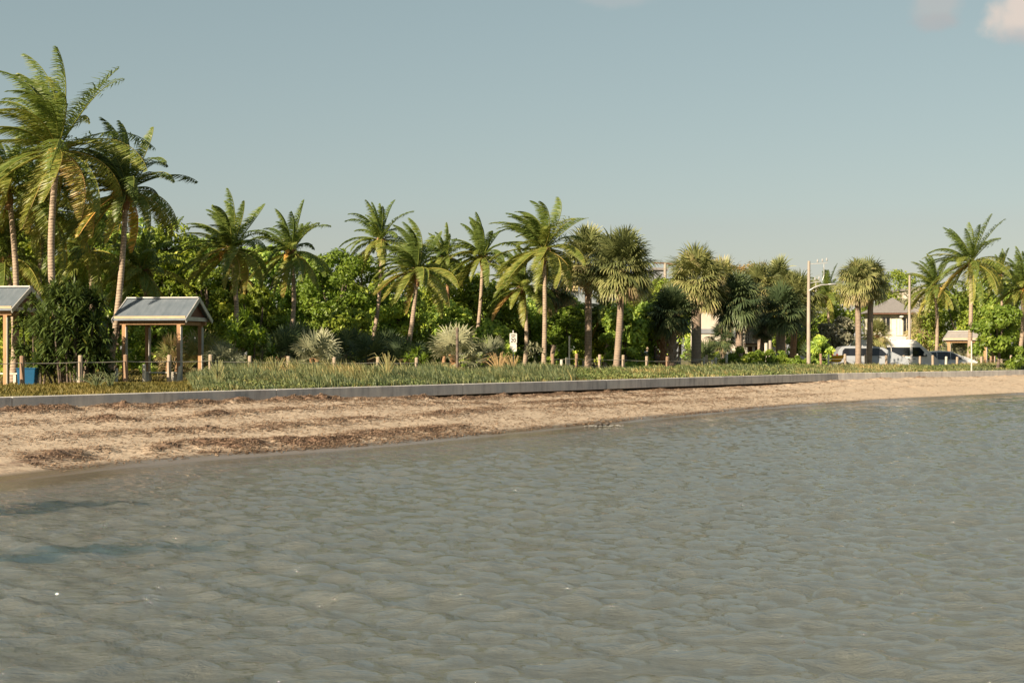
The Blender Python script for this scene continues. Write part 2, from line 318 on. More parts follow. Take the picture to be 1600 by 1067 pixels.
# ------------------------------------------------------------------ beach
m, t, b, o = mat('beach_sand'); v = objco(t)
geo = N(t, 'ShaderNodeNewGeometry'); sp = N(t, 'ShaderNodeSeparateXYZ'); L(t, geo.outputs['Position'], sp.inputs[0])
vs = objco(t, (1, 3.2, 1), (0, 0, R(-50)))       # wrack lies in lines that follow the shore
a = N(t, 'ShaderNodeAttribute', attribute_name='c')
nf = noise(t, 9, 8, v, .7); nm = noise(t, 1.6, 7, vs, .68); ng = noise(t, 38, 4, v, .6)
sandc = ramp(t, [(0.25, (.36, .275, .19)), (0.5, (.485, .385, .275)), (0.75, (.57, .46, .335))], nf)
wr = N(t, 'ShaderNodeMath', operation='MULTIPLY_ADD'); L(t, nf, wr.inputs[0]); wr.inputs[1].default_value = .55; L(t, nm, wr.inputs[2])
wr2 = N(t, 'ShaderNodeMath', operation='MULTIPLY_ADD'); L(t, a.outputs['Fac'], wr2.inputs[0]); wr2.inputs[1].default_value = .55; L(t, wr.outputs[0], wr2.inputs[2])
wr3 = N(t, 'ShaderNodeMath', operation='MULTIPLY_ADD'); L(t, ng, wr3.inputs[0]); wr3.inputs[1].default_value = .25; L(t, wr2.outputs[0], wr3.inputs[2])
mr = N(t, 'ShaderNodeMapRange', interpolation_type='SMOOTHSTEP'); L(t, wr3.outputs[0], mr.inputs[0]); mr.inputs[1].default_value = .99; mr.inputs[2].default_value = 1.33
wc = ramp(t, [(0.3, (.12, .075, .05)), (0.7, (.29, .185, .12))], ng)
mx = N(t, 'ShaderNodeMix', data_type='RGBA'); L(t, mr.outputs[0], mx.inputs[0]); L(t, sandc, mx.inputs[6]); L(t, wc, mx.inputs[7])
wet = N(t, 'ShaderNodeMapRange', interpolation_type='SMOOTHSTEP'); L(t, sp.outputs[2], wet.inputs[0]); wet.inputs[1].default_value = .13; wet.inputs[2].default_value = .07
mw = N(t, 'ShaderNodeMix', data_type='RGBA'); L(t, wet.outputs[0], mw.inputs[0]); L(t, mx.outputs[2], mw.inputs[6]); mw.inputs[7].default_value = (.19, .145, .10, 1)
L(t, mw.outputs[2], b.inputs['Base Color'])
rr = N(t, 'ShaderNodeMapRange'); L(t, wet.outputs[0], rr.inputs[0]); rr.inputs[3].default_value = .92; rr.inputs[4].default_value = .22; L(t, rr.outputs[0], b.inputs['Roughness'])
bn = bump(t, b, nf, .6, .06)
bs = N(t, 'ShaderNodeMapRange'); L(t, wet.outputs[0], bs.inputs[0]); bs.inputs[3].default_value = .75; bs.inputs[4].default_value = .03; L(t, bs.outputs[0], bn.inputs['Strength'])
G['sand'] = m
SU = np.concatenate([np.linspace(0, .26, 40), np.linspace(.262, .62, 900), np.linspace(.63, 1, 60)])
def resample(Pn, key):
    """waterline and wall points paired by key positions"""
    return np.stack([np.interp(SU, key, Pn[:, 0]), np.interp(SU, key, Pn[:, 1])], 1)
wkey = np.array([0, .275, .545, .625, 1.0]); seglen = np.linalg.norm(np.diff(WALL, axis=0), axis=1)
def proj_key(p):
    best = None
    for i in range(4):
        a_, b_ = WALL[i], WALL[i+1]; d = b_-a_; tt = np.clip(((p-a_)@d)/(d@d), 0, 1); q = a_+tt*d; r = np.linalg.norm(p-q)
        if best is None or r < best[0]: best = (r, wkey[i]+tt*(wkey[i+1]-wkey[i]))
    return best[1]
skey = np.maximum.accumulate(np.array([proj_key(p) for p in SHORE])+np.arange(len(SHORE))*1e-5); skey[0] = 0; skey[-1] = 1
# smooth shoreline
_ss = np.linspace(0, 1, 2000); _sx = np.interp(_ss, skey, SHORE[:, 0]); _sy = np.interp(_ss, skey, SHORE[:, 1]); kk = np.hanning(61); kk /= kk.sum()
_sx = np.convolve(np.pad(_sx, 30, 'edge'), kk, 'valid'); _sy = np.convolve(np.pad(_sy, 30, 'edge'), kk, 'valid')
def shore_at(u): return np.stack([np.interp(u, _ss, _sx), np.interp(u, _ss, _sy)], -1)
def wall_at(u): return np.stack([np.interp(u, wkey, WALL[:, 0]), np.interp(u, wkey, WALL[:, 1])], -1)
def beach(u, tt):
    """point on the beach; u along, tt 0 = waterline, 1 = wall"""
    A = shore_at(u); B = wall_at(u); P = A+(B-A)*tt[..., None]; x, y = P[..., 0], P[..., 1]
    W = np.linalg.norm(B-A, axis=-1)
    gap = np.clip((u-.345)/.03, 0, 1)*np.clip((.56-u)/.06, 0, 1)
    top = .86-.18*gap
    z = top*np.clip(tt, 0, 1)**.75
    z = np.where(tt < 0, tt*W*.09, z)
    t0_ = tt; tt = tt+.16*(fbm(x*.22+3, y*.22+7, 3)-.5)
    wrk = (np.exp(-((tt-.93)/.06)**2)*1.0+np.exp(-((tt-.70-.04*np.sin(u*60))/.05)**2)*.75+np.exp(-((tt-.42-.05*np.sin(u*37))/.06)**2)*.55+np.exp(-((tt-.12)/.06)**2)*.95*np.clip((.36-u)/.05, 0, 1)+np.exp(-((tt-.035)/.018)**2)*.45)
    tt = t0_
    leftish = np.clip((.46-u)/.12, 0, 1)*.48+.52
    n = fbm(x*.9, y*.9); n2 = fbm(x*3.1+9, y*3.1+4, 3)
    wrk = wrk*leftish*np.clip(n*2.2-.45, 0, 1.3)
    on = np.clip(tt*9-.2, 0, 1)
    z = z+on*(wrk*.13*n2*1.6+.05*(n-.5)+.05*(n2-.5)*(.3+wrk)+.035*(fbm(x*9, y*9, 2)-.5)*(.4+wrk))
    z = z+.012*(n-.5)*(tt > -.1)
    return P, z, wrk
TT = np.concatenate([np.linspace(-1.2, -.06, 18), np.linspace(-.05, 1.04, 230)])
U, T_ = np.meshgrid(SU, TT, indexing='ij'); Pb, zb, wb = beach(U, T_)
o = grid_mesh('beach', np.dstack([Pb, zb[..., None]])[:, ::-1], G['sand'], col=np.clip(wb, 0, 1)[:, ::-1]); tag(o, kind='structure')
# seaweed strands: nobody could count them
mb = MB(); n = 100000; u = rng.uniform(.255, .60, n*4); tt = rng.uniform(.02, 1.0, n*4); P, z, w = beach(u, tt)
keep = rng.random(n*4) < np.clip(w*1.35+.20*fbm(P[:, 0]*1.3, P[:, 1]*1.3, 3), 0, 1)*.8*np.clip((.52-u)/.10, .10, 1); P = P[keep][:n]; z = z[keep][:n]; n = len(P)
th = rng.normal(R(50), .9, n); ln = rng.uniform(.06, .24, n); wd = rng.uniform(.005, .014, n); dx = np.cos(th); dy = np.sin(th); lift = rng.uniform(.003, .03, n); cz = rng.random(n)
V = np.zeros((n, 6, 3)); 
for i, (f, l) in enumerate(((-.5, 0), (0, 1), (.5, .25))):
    for j, s_ in enumerate((-1, 1)):
        V[:, i*2+j, 0] = P[:, 0]+dx*ln*f-dy*wd*s_; V[:, i*2+j, 1] = P[:, 1]+dy*ln*f+dx*wd*s_; V[:, i*2+j, 2] = z+lift*l+.004
I = np.arange(n)[:, None]*6; Q = np.concatenate([I+np.array([0, 1, 3, 2]), I+np.array([2, 3, 5, 4])])
mb.add(V.reshape(-1, 3), Q, np.repeat(cz, 6))
G['weed'] = leafmat('dried_seaweed', [(0, (.075, .045, .026)), (.5, (.20, .125, .075)), (1, (.40, .28, .18))], .05, .8)
tag(mb.build('seaweed', G['weed']), 'dried brown seaweed strands strewn in lines over the sand', 'seaweed', kind='stuff')
# ------------------------------------------------------------------ water
m, t, b, o = mat('bay_water'); v = objco(t)
geo = N(t, 'ShaderNodeNewGeometry'); sp = N(t, 'ShaderNodeSeparateXYZ'); L(t, geo.outputs['Position'], sp.inputs[0])
a = N(t, 'ShaderNodeAttribute', attribute_name='c')       # c = nearness to shore 1 .. 0
bed = noise(t, .13, 5, objco(t, (.55, 1.5, 1), (0, 0, R(-6))), .6, .6)
deep = ramp(t, [(0.0, (.116, .121, .099)), (0.5, (.122, .122, .100)), (1.0, (.135, .12, .10))], a.outputs['Fac'])
def bedpatch(cx, cy, ang, hl, hw):      # seagrass bed on the bottom, ragged edge
    mp = N(t, 'ShaderNodeMapping', vector_type='TEXTURE'); mp.inputs['Location'].default_value = (cx, cy, 0); mp.inputs['Rotation'].default_value = (0, 0, ang); mp.inputs['Scale'].default_value = (hl, hw, 1)
    L(t, geo.outputs['Position'], mp.inputs['Vector']); ln = N(t, 'ShaderNodeVectorMath', operation='LENGTH'); fl = N(t, 'ShaderNodeVectorMath', operation='MULTIPLY'); fl.inputs[1].default_value = (1, 1, 0)
    L(t, mp.outputs[0], fl.inputs[0]); L(t, fl.outputs[0], ln.inputs[0]); s1_ = N(t, 'ShaderNodeMath', operation='MULTIPLY_ADD'); L(t, noise(t, 1.6, 5, objco(t, (.6, 1.4, 1)), .65), s1_.inputs[0]); s1_.inputs[1].default_value = 2.6; L(t, ln.outputs['Value'], s1_.inputs[2])
    r_ = N(t, 'ShaderNodeMapRange', interpolation_type='SMOOTHSTEP'); L(t, s1_.outputs[0], r_.inputs[0]); r_.inputs[1].default_value = 2.45; r_.inputs[2].default_value = 1.75; return r_.outputs[0]
mx = N(t, 'ShaderNodeMix', data_type='RGBA'); L(t, bedpatch(-5.9, 17.9, R(30), 2.9, .62), mx.inputs[0]); L(t, deep, mx.inputs[6]); mx.inputs[7].default_value = (.045, .068, .066, 1)
mx1 = mx; mx = N(t, 'ShaderNodeMix', data_type='RGBA'); L(t, bedpatch(-8.2, 22.9, R(35), 2.6, .9), mx.inputs[0]); L(t, mx1.outputs[2], mx.inputs[6]); mx.inputs[7].default_value = (.030, .040, .036, 1)
L(t, mx.outputs[2], b.inputs['Base Color']); b.inputs['Roughness'].default_value = .015; b.inputs['IOR'].default_value = 1.9; b.inputs['Specular IOR Level'].default_value = 1.0
nA = noise(t, 5.0, 8, objco(t, (.40, 1.0, 1), (0, 0, R(8))), .70, .5); nB = noise(t, 14, 4, objco(t, (.5, 1.4, 1), (0, 0, R(-12))), .6, .3)
ad = N(t, 'ShaderNodeMath', operation='MULTIPLY_ADD'); L(t, nB, ad.inputs[0]); ad.inputs[1].default_value = .30; L(t, nA, ad.inputs[2])
calm = N(t, 'ShaderNodeMapRange', interpolation_type='SMOOTHSTEP'); L(t, a.outputs['Fac'], calm.inputs[0]); calm.inputs[1].default_value = .72; calm.inputs[2].default_value = .93; calm.inputs[3].default_value = 1.0; calm.inputs[4].default_value = .12
bn = bump(t, b, ad.outputs[0], .9, .085); L(t, calm.outputs[0], bn.inputs['Strength'])
G['water'] = m
Yr = 4.0*np.exp(np.arange(0, 1000)*.00343); NU = 560; Ur = np.linspace(-.60, .60, NU)
X = Ur[None, :]*Yr[:, None]; Yv = np.repeat(Yr[:, None], NU, 1)
X = X+.0; 
def waves(X, Y):
    zx = np.zeros_like(X); r2 = np.random.default_rng(5)
    dxx = np.zeros_like(X); dyy = np.zeros_like(X)
    amp = .92+.35*np.clip((fbm(X*.30+3, Y*.85+8, 4)-.46)*4.5, 0, 1)
    for i in range(56):
        lam = 0.26*(1.0/0.26)**(r2.random()); ang = r2.normal(R(-97), .60); kx = 2*np.pi/lam; a_ = .0064*lam*(.5+1.0*r2.random())
        ph = r2.random()*6.28; c_, s_ = math.cos(ang), math.sin(ang)
        ph2 = kx*(X*c_+Y*s_)+ph+1.2*vnoise(X*.33/lam+i*7, Y*.33/lam+i*3)
        lod = np.clip(lam/(Y*.00343*2.2)-.3, 0, 1)
        zx += a_*amp*np.sin(ph2)*lod; q = .45*a_*amp*lod; dxx += q*c_*np.cos(ph2); dyy += q*s_*np.cos(ph2)
    return zx, dxx, dyy
Z, dX, dY = waves(X, Yv)
ds = -pl_dist(X, Yv, np.stack([_sx, _sy], 1)[::25])     # positive = out on the water
att = np.clip(ds/5.0, 0.06, 1); att = np.where(ds < 0, .02, att)
near = np.where(ds < 0, 1, np.clip(1-ds/9.0, 0, 1))
Pw = np.dstack([X+dX*att, Yv+dY*att, Z*att+.0*ds])
o = grid_mesh('water', Pw[:, ::-1], G['water'], col=near[:, ::-1]); tag(o, kind='structure')
# the rest of the bay outside the fine sheet
mb = MB(); 
Yend = Yr[-1]
mb.add([(-300, -400, -.03), (900, -400, -.03), (900, 4.0, -.03), (-300, 4.0, -.03)], [(0, 1, 2, 3)], 0.)
mb.add([(.60*4, 4, -.03), (900, 4, -.03), (900, Yend, -.03), (.60*Yend, Yend, -.03)], [(0, 1, 2, 3)], 0.)
mb.add([(-.60*4, 4, -.03), (-.60*Yend, Yend, -.03), (-300, Yend, -.03), (-300, 4, -.03)], [(0, 1, 2, 3)], 0.)
tag(mb.build('water', G['water']), kind='structure')
# rock awash at the waterline
p = at(941, 665.5, 47.6)
mb = MB()
for q in range(5): mb.ball((random.uniform(-.18, .18), random.uniform(-.1, .1), .02+random.uniform(0, .05)), (random.uniform(.07, .14), .09, random.uniform(.05, .09)), 8, 6)
tag(mb.build('rock', G['rock'], loc=(p.x, p.y, .02)), 'small dark rock awash at the edge of the water', 'rock')
G['foam'] = plain('white_foam', (.40, .39, .36), (.24, .24, .21), 22, .7, bmp=.5)
mb = MB()
for q in range(34):
    a_ = random.uniform(0, 6.28); rr_ = random.uniform(.2, .65); mb.ball((rr_*math.cos(a_)*1.1, rr_*math.sin(a_)*.8-.1, .0), (random.uniform(.03, .10), random.uniform(.03, .06), .012), 7, 5)
tag(mb.build('foam', G['foam'], loc=(p.x+.05, p.y-.1, .02)), 'thin white foam washing round the small rock', 'foam', kind='stuff')
# ------------------------------------------------------------------ seawall
m, t, b, o = mat('seawall_concrete'); v = objco(t); n1 = noise(t, .8, 6, v, .65); n2 = noise(t, 14, 5, v)
vd = objco(t, (1.6, 1.6, .22)); n3 = noise(t, 2.2, 4, vd, .6)
ad = N(t, 'ShaderNodeMath', operation='ADD'); L(t, n1, ad.inputs[0]); L(t, n3, ad.inputs[1])
hf = N(t, 'ShaderNodeMath', operation='MULTIPLY'); L(t, ad.outputs[0], hf.inputs[0]); hf.inputs[1].default_value = .5
L(t, ramp(t, [(0.36, (.30, .29, .28)), (0.47, (.50, .48, .455)), (0.62, (.64, .61, .56))], hf.outputs[0]), b.inputs['Base Color'])
b.inputs['Roughness'].default_value = .9; bump(t, b, n2, .35, .02); G['concrete'] = m
wallroot = empty('seawall', (0, 0, 0)); tag(wallroot, 'low pale grey concrete seawall running along the top of the beach', 'seawall')
def wall_piece(mb, A, B, nA, nB, o0, o1, z0, z1, gap=.012):
    d = (B-A)/np.linalg.norm(B-A); A = A+d*gap; B = B-d*gap
    p = [A-nA*o0, B-nB*o0, B+nB*o1, A+nA*o1]      # n points inland; o0 seaward overhang
    V = [(q[0], q[1], z) for z in (z0, z1) for q in p]
    mb.add(V, [(0, 3, 2, 1), (4, 5, 6, 7), (0, 1, 5, 4), (1, 2, 6, 5), (2, 3, 7, 6), (3, 0, 4, 7)])
s0 = seglen[0]; s1 = s0+seglen[1]; s2 = s1+seglen[2]
joints = sorted([s0-50, s0-40, s0-30, s0-20, s0-10, s0+.4, s0+10.2, s0+19.6, s0+29.0, s0+38.4, s0+45.2, s1, s1+4.0, s1+8.4, s1+12.8, s1+17.2, s1+26, s1+36, s1+48, s1+62])
JP = along(WALL, np.array(joints)); dJ = np.diff(JP, axis=0); dJ /= np.linalg.norm(dJ, axis=1, keepdims=True); nJ = np.stack([-dJ[:, 1], dJ[:, 0]], 1)
for i in range(len(JP)-1):
    nA = nJ[i] if i == 0 else nJ[i]+nJ[i-1]; nA = nA/np.linalg.norm(nA); nB = nJ[i] if i == len(JP)-2 else nJ[i]+nJ[i+1]; nB = nB/np.linalg.norm(nB)
    mb = MB(); wall_piece(mb, JP[i], JP[i+1], nA, nB, 0.0, .46, .80, 1.20); mb.build('cap_section', G['concrete'], wallroot, bevel=.015)
mb = MB(); 
for i in range(len(WALL)-1):
    d = WALL[i+1]-WALL[i]; d = d/np.linalg.norm(d); n_ = np.array([-d[1], d[0]]); wall_piece(mb, WALL[i], WALL[i+1], n_, n_, -.40, .46, -.3, .82, 0)
mb.build('footing', G['rock'], wallroot)
# ------------------------------------------------------------------ palm and leaf builders
WIND = np.array([-1.0, 0.15, 0.05])
def unit(v): return v/(np.linalg.norm(v, axis=-1, keepdims=True)+1e-9)
def frond(mb, base, az, el, Lr, droop, cbase, r, wind=.05, nl=54, wide=.048, llen=.205, sag=.45):
    n = 14; p = np.array(base, float); d = np.array([math.cos(el)*math.cos(az), math.cos(el)*math.sin(az), math.sin(el)]); P = [p.copy()]; Ds = [d.copy()]
    for i in range(n):
        f = (i+1)/n; p = p+d*Lr/n; d = unit(d+np.array([0, 0, -1.0])*droop*(.35+f)/n*1.6+WIND*wind*(.3+f)*3.0/n); P.append(p.copy()); Ds.append(d.copy())
    P = np.array(P); Ds = np.array(Ds); mb.tube(P, np.linspace(.035, .008, n+1), 4, col=min(1, cbase+.22), cap=False)
    t = np.linspace(.14, .995, nl)+r.uniform(-.006, .006, nl); x = t*n; i0 = np.clip(x.astype(int), 0, n-1); fr = (x-i0)[:, None]
    pos = P[i0]*(1-fr)+P[i0+1]*fr; dr = unit(Ds[i0]*(1-fr)+Ds[i0+1]*fr)
    sv = np.cross(dr, [0, 0, 1.0]); 
    ok = np.linalg.norm(sv, axis=1) > .12; sv = np.where(ok[:, None], sv, np.array([math.sin(az), -math.cos(az), 0])); sv = unit(sv)
    prof = np.clip(np.sin(np.pi*(t*.80+.17)), .05, 1)**.65*Lr*llen
    for s_ in (-1, 1):
        fw = .45+.75*t; ld = unit(sv*s_+dr*fw[:, None]+r.normal(0, .10, (nl, 3))+np.array([0, 0, -.22*sag])+WIND*wind*5.0)
        ld2 = unit(ld+np.array([0, 0, -1.1*sag])*(.6+.5*r.random((nl, 1)))+WIND*wind*6.0); le = (prof*r.uniform(.82, 1.1, nl))[:, None]
        a = pos; bq = pos+ld*le*.5; c = bq+ld2*le*.5
        wv = unit(np.cross(ld, np.cross(dr, ld))+r.normal(0, .25, (nl, 3))); w0 = wide*.5
        V = np.stack([a-wv*w0*.5, a+wv*w0*.5, bq+wv*w0, bq-wv*w0, c+wv*.12*w0, c-wv*.12*w0], 1)
        I = np.arange(nl)[:, None]*6; Q = np.concatenate([I+np.array([0, 1, 2, 3]), I+np.array([3, 2, 4, 5])])
        cc = np.clip(cbase+r.normal(0, .07, nl), 0, 1); C6 = np.repeat(cc[:, None], 6, 1); C6[:, 4:] = np.clip(C6[:, 4:]+.10, 0, 1)
        mb.add(V.reshape(-1, 3), Q, C6.ravel())
def trunk_path(base, top, bow, n=14):
    b = np.array(base, float); t = np.array(top, float); s_ = np.linspace(0, 1, n)[:, None]; P = b+(t-b)*s_
    return P+np.array([bow, bow*.3, 0])*np.sin(np.pi*s_)
def coconut_palm(px, py, Y, bpx, rad, label, seed, dry=.15, mat_='coco', nf=24, wind=.10, r0=.17, bow=.2, cocos=1, up=0, trunkm='trunk', base_off=0.0, upright=.0, group='coconut palms behind the fence', bY=None):
    """crown heart at pixel (px, py) seen at distance Y; rad is the frond reach in pixels"""
    Y = float(warp(bpx, Y)); r = np.random.default_rng(seed); h = at(px, py, Y); bx = (bpx-800)*(bY or Y)/F; by = (bY or Y); bz = lz(bx, by)-.05
    root = empty('coconut_palm', (bx, by, bz)); tag(root, label, 'palm tree', group)
    H = np.array([h.x-bx, h.y-by, h.z-bz]); Lr = rad*Y/F*1.06
    mb = MB(); P = trunk_path((0, 0, 0), H, bow); n = len(P); rr = .88*r0*(1-.30*np.linspace(0, 1, n)); rr[0] *= 1.5; rr[1] *= 1.12
    mb.tube(P, rr, 10); mb.build('trunk', G[trunkm], root, smooth=True)
    mb = MB(); ga = 2.39996; a0 = r.uniform(0, 6.28)
    nf = int(nf*1.55)
    for i in range(nf):
        f = (i+.5)/nf; el = R(82)-R(116)*f**.95+r.normal(0, .16)+upright*(1-f); az = a0+i*ga+r.normal(0, .15); wf = min(1, wind*7); ca_ = math.cos(az); el += R(26)*wf*max(0, ca_)*(1-.3*f)-R(10)*wf*max(0, -ca_)*(1-f)*.6
        yellow = 0.30+.30*f+r.normal(0, .09)
        if f > .88: yellow += dry*r.random()*.75
        frond(mb, H+np.array([0, 0, .05]), az, el, Lr*r.uniform(.86, 1.06)*(1-.12*(f < .12)), .85+.35*f+r.uniform(-.25, .4), float(np.clip(yellow, 0, 1)), r, wind=wind*2.6*r.uniform(.5, 1.3), sag=.85+.35*f)
    mb.build('crown', G[mat_], root)
    mb = MB(); mb.tube([H-np.array([0, 0, .75]), H-np.array([0, 0, .35]), H+np.array([0, 0, .12])], [rr[-1]*1.05, rr[-1]*1.9, rr[-1]*1.2], 9)
    for i in range(7):
        az = r.uniform(0, 6.28); e = np.array([math.cos(az), math.sin(az), 0]); mb.tube([H-np.array([0, 0, .3]), H+e*.25+np.array([0, 0, .2]), H+e*.5+np.array([0, 0, -.1-.2*r.random()])], [.05, .035, .015], 4)
    mb.build('fibre_sheath', G['coir'], root)
    if cocos:
        mb = MB()
        for k in range(cocos):
            az = r.uniform(R(200), R(340)); cpt = H+np.array([math.cos(az)*.42, math.sin(az)*.42, -.18])
            mb = MB()
            for q in range(8): mb.ball(cpt+r.normal(0, .10, 3), .115, 7, 5)
            mb.build('coconut_cluster', G['coconut'], root, smooth=True)
    return root
def fan_leaf(mb, H, az, el, Lp, Rf, c, r, nseg=22, spread=R(125), sag=.5, pr=.02):
    d = np.array([math.cos(el)*math.cos(az), math.cos(el)*math.sin(az), math.sin(el)]); q = d.copy(); P = [np.array(H, float)]
    for i in range(4): P.append(P[-1]+q*Lp/4); q = unit(q+np.array([0, 0, -.10*sag*2]))
    mb.tube(P, np.linspace(pr, pr*.6, 5), 4, col=min(1, c+.1), cap=False)
    e = P[-1]; side = unit(np.cross(q, [0, 0, 1.0])+r.normal(0, .25, 3)+1e-6); nrm = unit(np.cross(side, q))
    th = np.linspace(-spread, spread, nseg); dr = q[None]*np.cos(th)[:, None]+side[None]*np.sin(th)[:, None]+nrm[None]*(.18*np.cos(th*2)[:, None]); dr = unit(dr+r.normal(0, .03, (nseg, 3)))
    Ls = Rf*(.72+.28*np.cos(th*.6))*r.uniform(.9, 1.08, nseg); hw = Rf*.42*math.tan(spread/nseg)*1.05
    wv = unit(np.cross(dr, nrm[None])); fold = (np.where(np.arange(nseg) % 2 == 0, 1, -1)[:, None]*nrm[None])*hw*.25
    a = e[None]+dr*.02; b_ = e[None]+dr*(Ls*.5)[:, None]+fold; d2 = unit(dr+np.array([0, 0, -.85*sag])*r.uniform(.6, 1.4, (nseg, 1))); c_ = b_+d2*(Ls*.32)[:, None]
    d3 = unit(d2+np.array([0, 0, -1.2*sag])*r.uniform(.5, 1.5, (nseg, 1))); g = c_+d3*(Ls*.25)[:, None]
    V = np.stack([a-wv*.008, a+wv*.008, b_+wv*hw, b_-wv*hw, c_+wv*hw*.62, c_-wv*hw*.62, g+wv*hw*.08, g-wv*hw*.08], 1); I = np.arange(nseg)[:, None]*8
    Q = np.concatenate([I+np.array([0, 1, 2, 3]), I+np.array([3, 2, 4, 5]), I+np.array([5, 4, 6, 7])])
    cc = np.clip(c+r.normal(0, .05, nseg), 0, 1); C8 = np.repeat(cc[:, None], 8, 1); C8[:, 4:6] += .06; C8[:, 6:] += .14; mb.add(V.reshape(-1, 3), Q, np.clip(C8, 0, 1).ravel())
def fan_palm(px, py, Y, bpx, rad, label, seed, mat_='fan', nf=46, skirt=.25, r0=.20, trunkm='trunk_sabal', sag=.55, dry=.15, tone=.0, boots=False, squash=1.0, bow=.05, group='cabbage palms behind the fence', bY=None):
    Y = float(warp(bpx, Y)); r0 *= .86; r = np.random.default_rng(seed); h = at(px, py, Y); bx = (bpx-800)*(bY or Y)/F; by = bY or Y; bz = lz(bx, by)-.05
    root = empty('fan_palm', (bx, by, bz)); tag(root, label, 'palm tree', group); H = np.array([h.x-bx, h.y-by, h.z-bz]); Rt = rad*Y/F*1.12; skirt *= .45; sag *= .75
    mb = MB(); P = trunk_path((0, 0, 0), H, bow, 10); mb.tube(P, r0*(1.12-.12*np.linspace(0, 1, 10))*np.where(np.arange(10) == 0, 1.25, 1), 10)
    if boots:
        for q in range(46):
            f = .15+.8*q/46; p = P[int(f*9)]*(1-(f*9) % 1)+P[min(9, int(f*9)+1)]*((f*9) % 1); az = q*2.4; e = np.array([math.cos(az), math.sin(az), 0])
            mb.tube([p+e*r0*.8, p+e*(r0+.16)+np.array([0, 0, .22]), p+e*(r0+.22)+np.array([0, 0, .42])], [.06, .045, .03], 4, col=.3)
    mb.build('trunk', G[trunkm], root, smooth=not boots)
    mb = MB(); a0 = r.uniform(0, 6.28); nf = int(nf*1.45)
    for i in range(nf):
        f = (i+.5)/nf; el = R(86)-R(138)*f+r.normal(0, .12); az = a0+i*2.39996+r.normal(0, .15)
        c = .38+tone+.20*f+r.normal(0, .07)
        if f > 1-skirt: c = max(c, .72+.25*r.random()*(dry*4))
        fan_leaf(mb, H, az, el*squash, Rt*.56*r.uniform(.75, 1.1), Rt*.50*r.uniform(.85, 1.1), float(np.clip(c, 0, 1)), r, sag=sag*(.7+.8*f))
    mb.build('crown', G[mat_], root)
    return root
def palmetto(px, Y, top, rad, label, seed, mat_='silver', nf=26, tone=0.1, cat='palmetto', group='palmetto clumps along the fence', name='palmetto', sag=.25, dry=.2):
    Y = float(warp(px, Y)); r = np.random.default_rng(seed); x = (px-800)*Y/F; bz = lz(x, Y); H = (HZ-top)*Y/F+CAM_Z-bz; Rr = rad*Y/F
    root = empty(name, (x, Y, bz)); tag(root, label, cat, group)
    mb = MB(); ms = MB()
    for k in range(3): ms.tube([(0, 0, -.05), (r.uniform(-.2, .2), r.uniform(-.2, .2), H*.22), (r.uniform(-.35, .35), r.uniform(-.3, .3), H*.42)], [.14, .12, .09], 7)
    ms.build('stem', G['coir'], root)
    for i in range(nf):
        f = (i+.5)/nf; el = R(82)-R(95)*f+r.normal(0, .1); az = i*2.39996; hz = H*(.18+.28*(1-f)); base = np.array([math.cos(az)*Rr*.12, math.sin(az)*Rr*.12, hz])
        reach = math.hypot(math.cos(el)*Rr*.95, math.sin(el)*(H-hz)); Lp = reach*.50; Rf = max(.25, reach*.52)
        c = .42+tone+.15*f+r.normal(0, .08)
        if f > .86: c = .75+dry*r.random()
        fan_leaf(mb, base, az, el, Lp, Rf, float(np.clip(c, 0, 1)), r, nseg=18, spread=R(112), sag=sag, pr=.014)
    mb.build('fronds', G[mat_], root); return root
def blade_bush(px, Y, top, rad, label, seed, mat_='coco_dark', heads=16, nb=34, blen=.55, tone=.35, cat='screw pine', name='screw_pine', group=None, bottom=.0, width=.035):
    """a thicket of rosettes of long strap leaves on forking stems"""
    Y = float(warp(px, Y)); r = np.random.default_rng(seed); x = (px-800)*Y/F; bz = lz(x, Y); H = (HZ-top)*Y/F+CAM_Z-bz; Rr = rad*Y/F
    root = empty(name, (x, Y, bz)); tag(root, label, cat, group); mb = MB(); ms = MB()
    for i in range(heads):
        f = (i+.5)/heads; ang = i*2.39996; rr = Rr*.80*math.sqrt(r.uniform(.05, 1)); hz = H*(.07+.82*math.sqrt(max(0, 1-(rr/Rr)**2))*r.random()**.8)
        hp = np.array([math.cos(ang)*rr, math.sin(ang)*rr*.8, hz])
        k0 = .62 if heads > 30 else .03
        if i % 9 == 0: ms.tube([(hp[0]*k0, hp[1]*k0, -.05), (hp[0]*.8, hp[1]*.8, hz*.5), tuple(hp)], [.045, .04, .03], 5)
        n = nb; az = r.uniform(0, 6.28, n); el = r.uniform(R(-25), R(85), n); Lb = Rr*blen*r.uniform(.7, 1.15, n)
        d = np.stack([np.cos(el)*np.cos(az), np.cos(el)*np.sin(az), np.sin(el)], 1); sv = unit(np.cross(d, [0, 0, 1.0])+1e-6)
        p = [np.repeat(hp[None], n, 0)]; q = d
        for k in range(3): p.append(p[-1]+q*(Lb/3)[:, None]); q = unit(q+np.array([0, 0, -.42])*(k+.6)+WIND*.08)
        W = [width*.6, width, width*.8, width*.1]; V = np.stack([v for k in range(4) for v in (p[k]-sv*W[k], p[k]+sv*W[k])], 1); I = np.arange(n)[:, None]*8
        Q = np.concatenate([I+np.array([2*k, 2*k+1, 2*k+3, 2*k+2]) for k in range(3)]); c = np.clip(tone+r.normal(0, .12, n)+.3*(r.random(n) < .05), 0, 1)
        mb.add(V.reshape(-1, 3), Q, np.repeat(c, 8))
    ms.build('stem', G['bark'], root, smooth=True); mb.build('foliage', G[mat_], root); return root
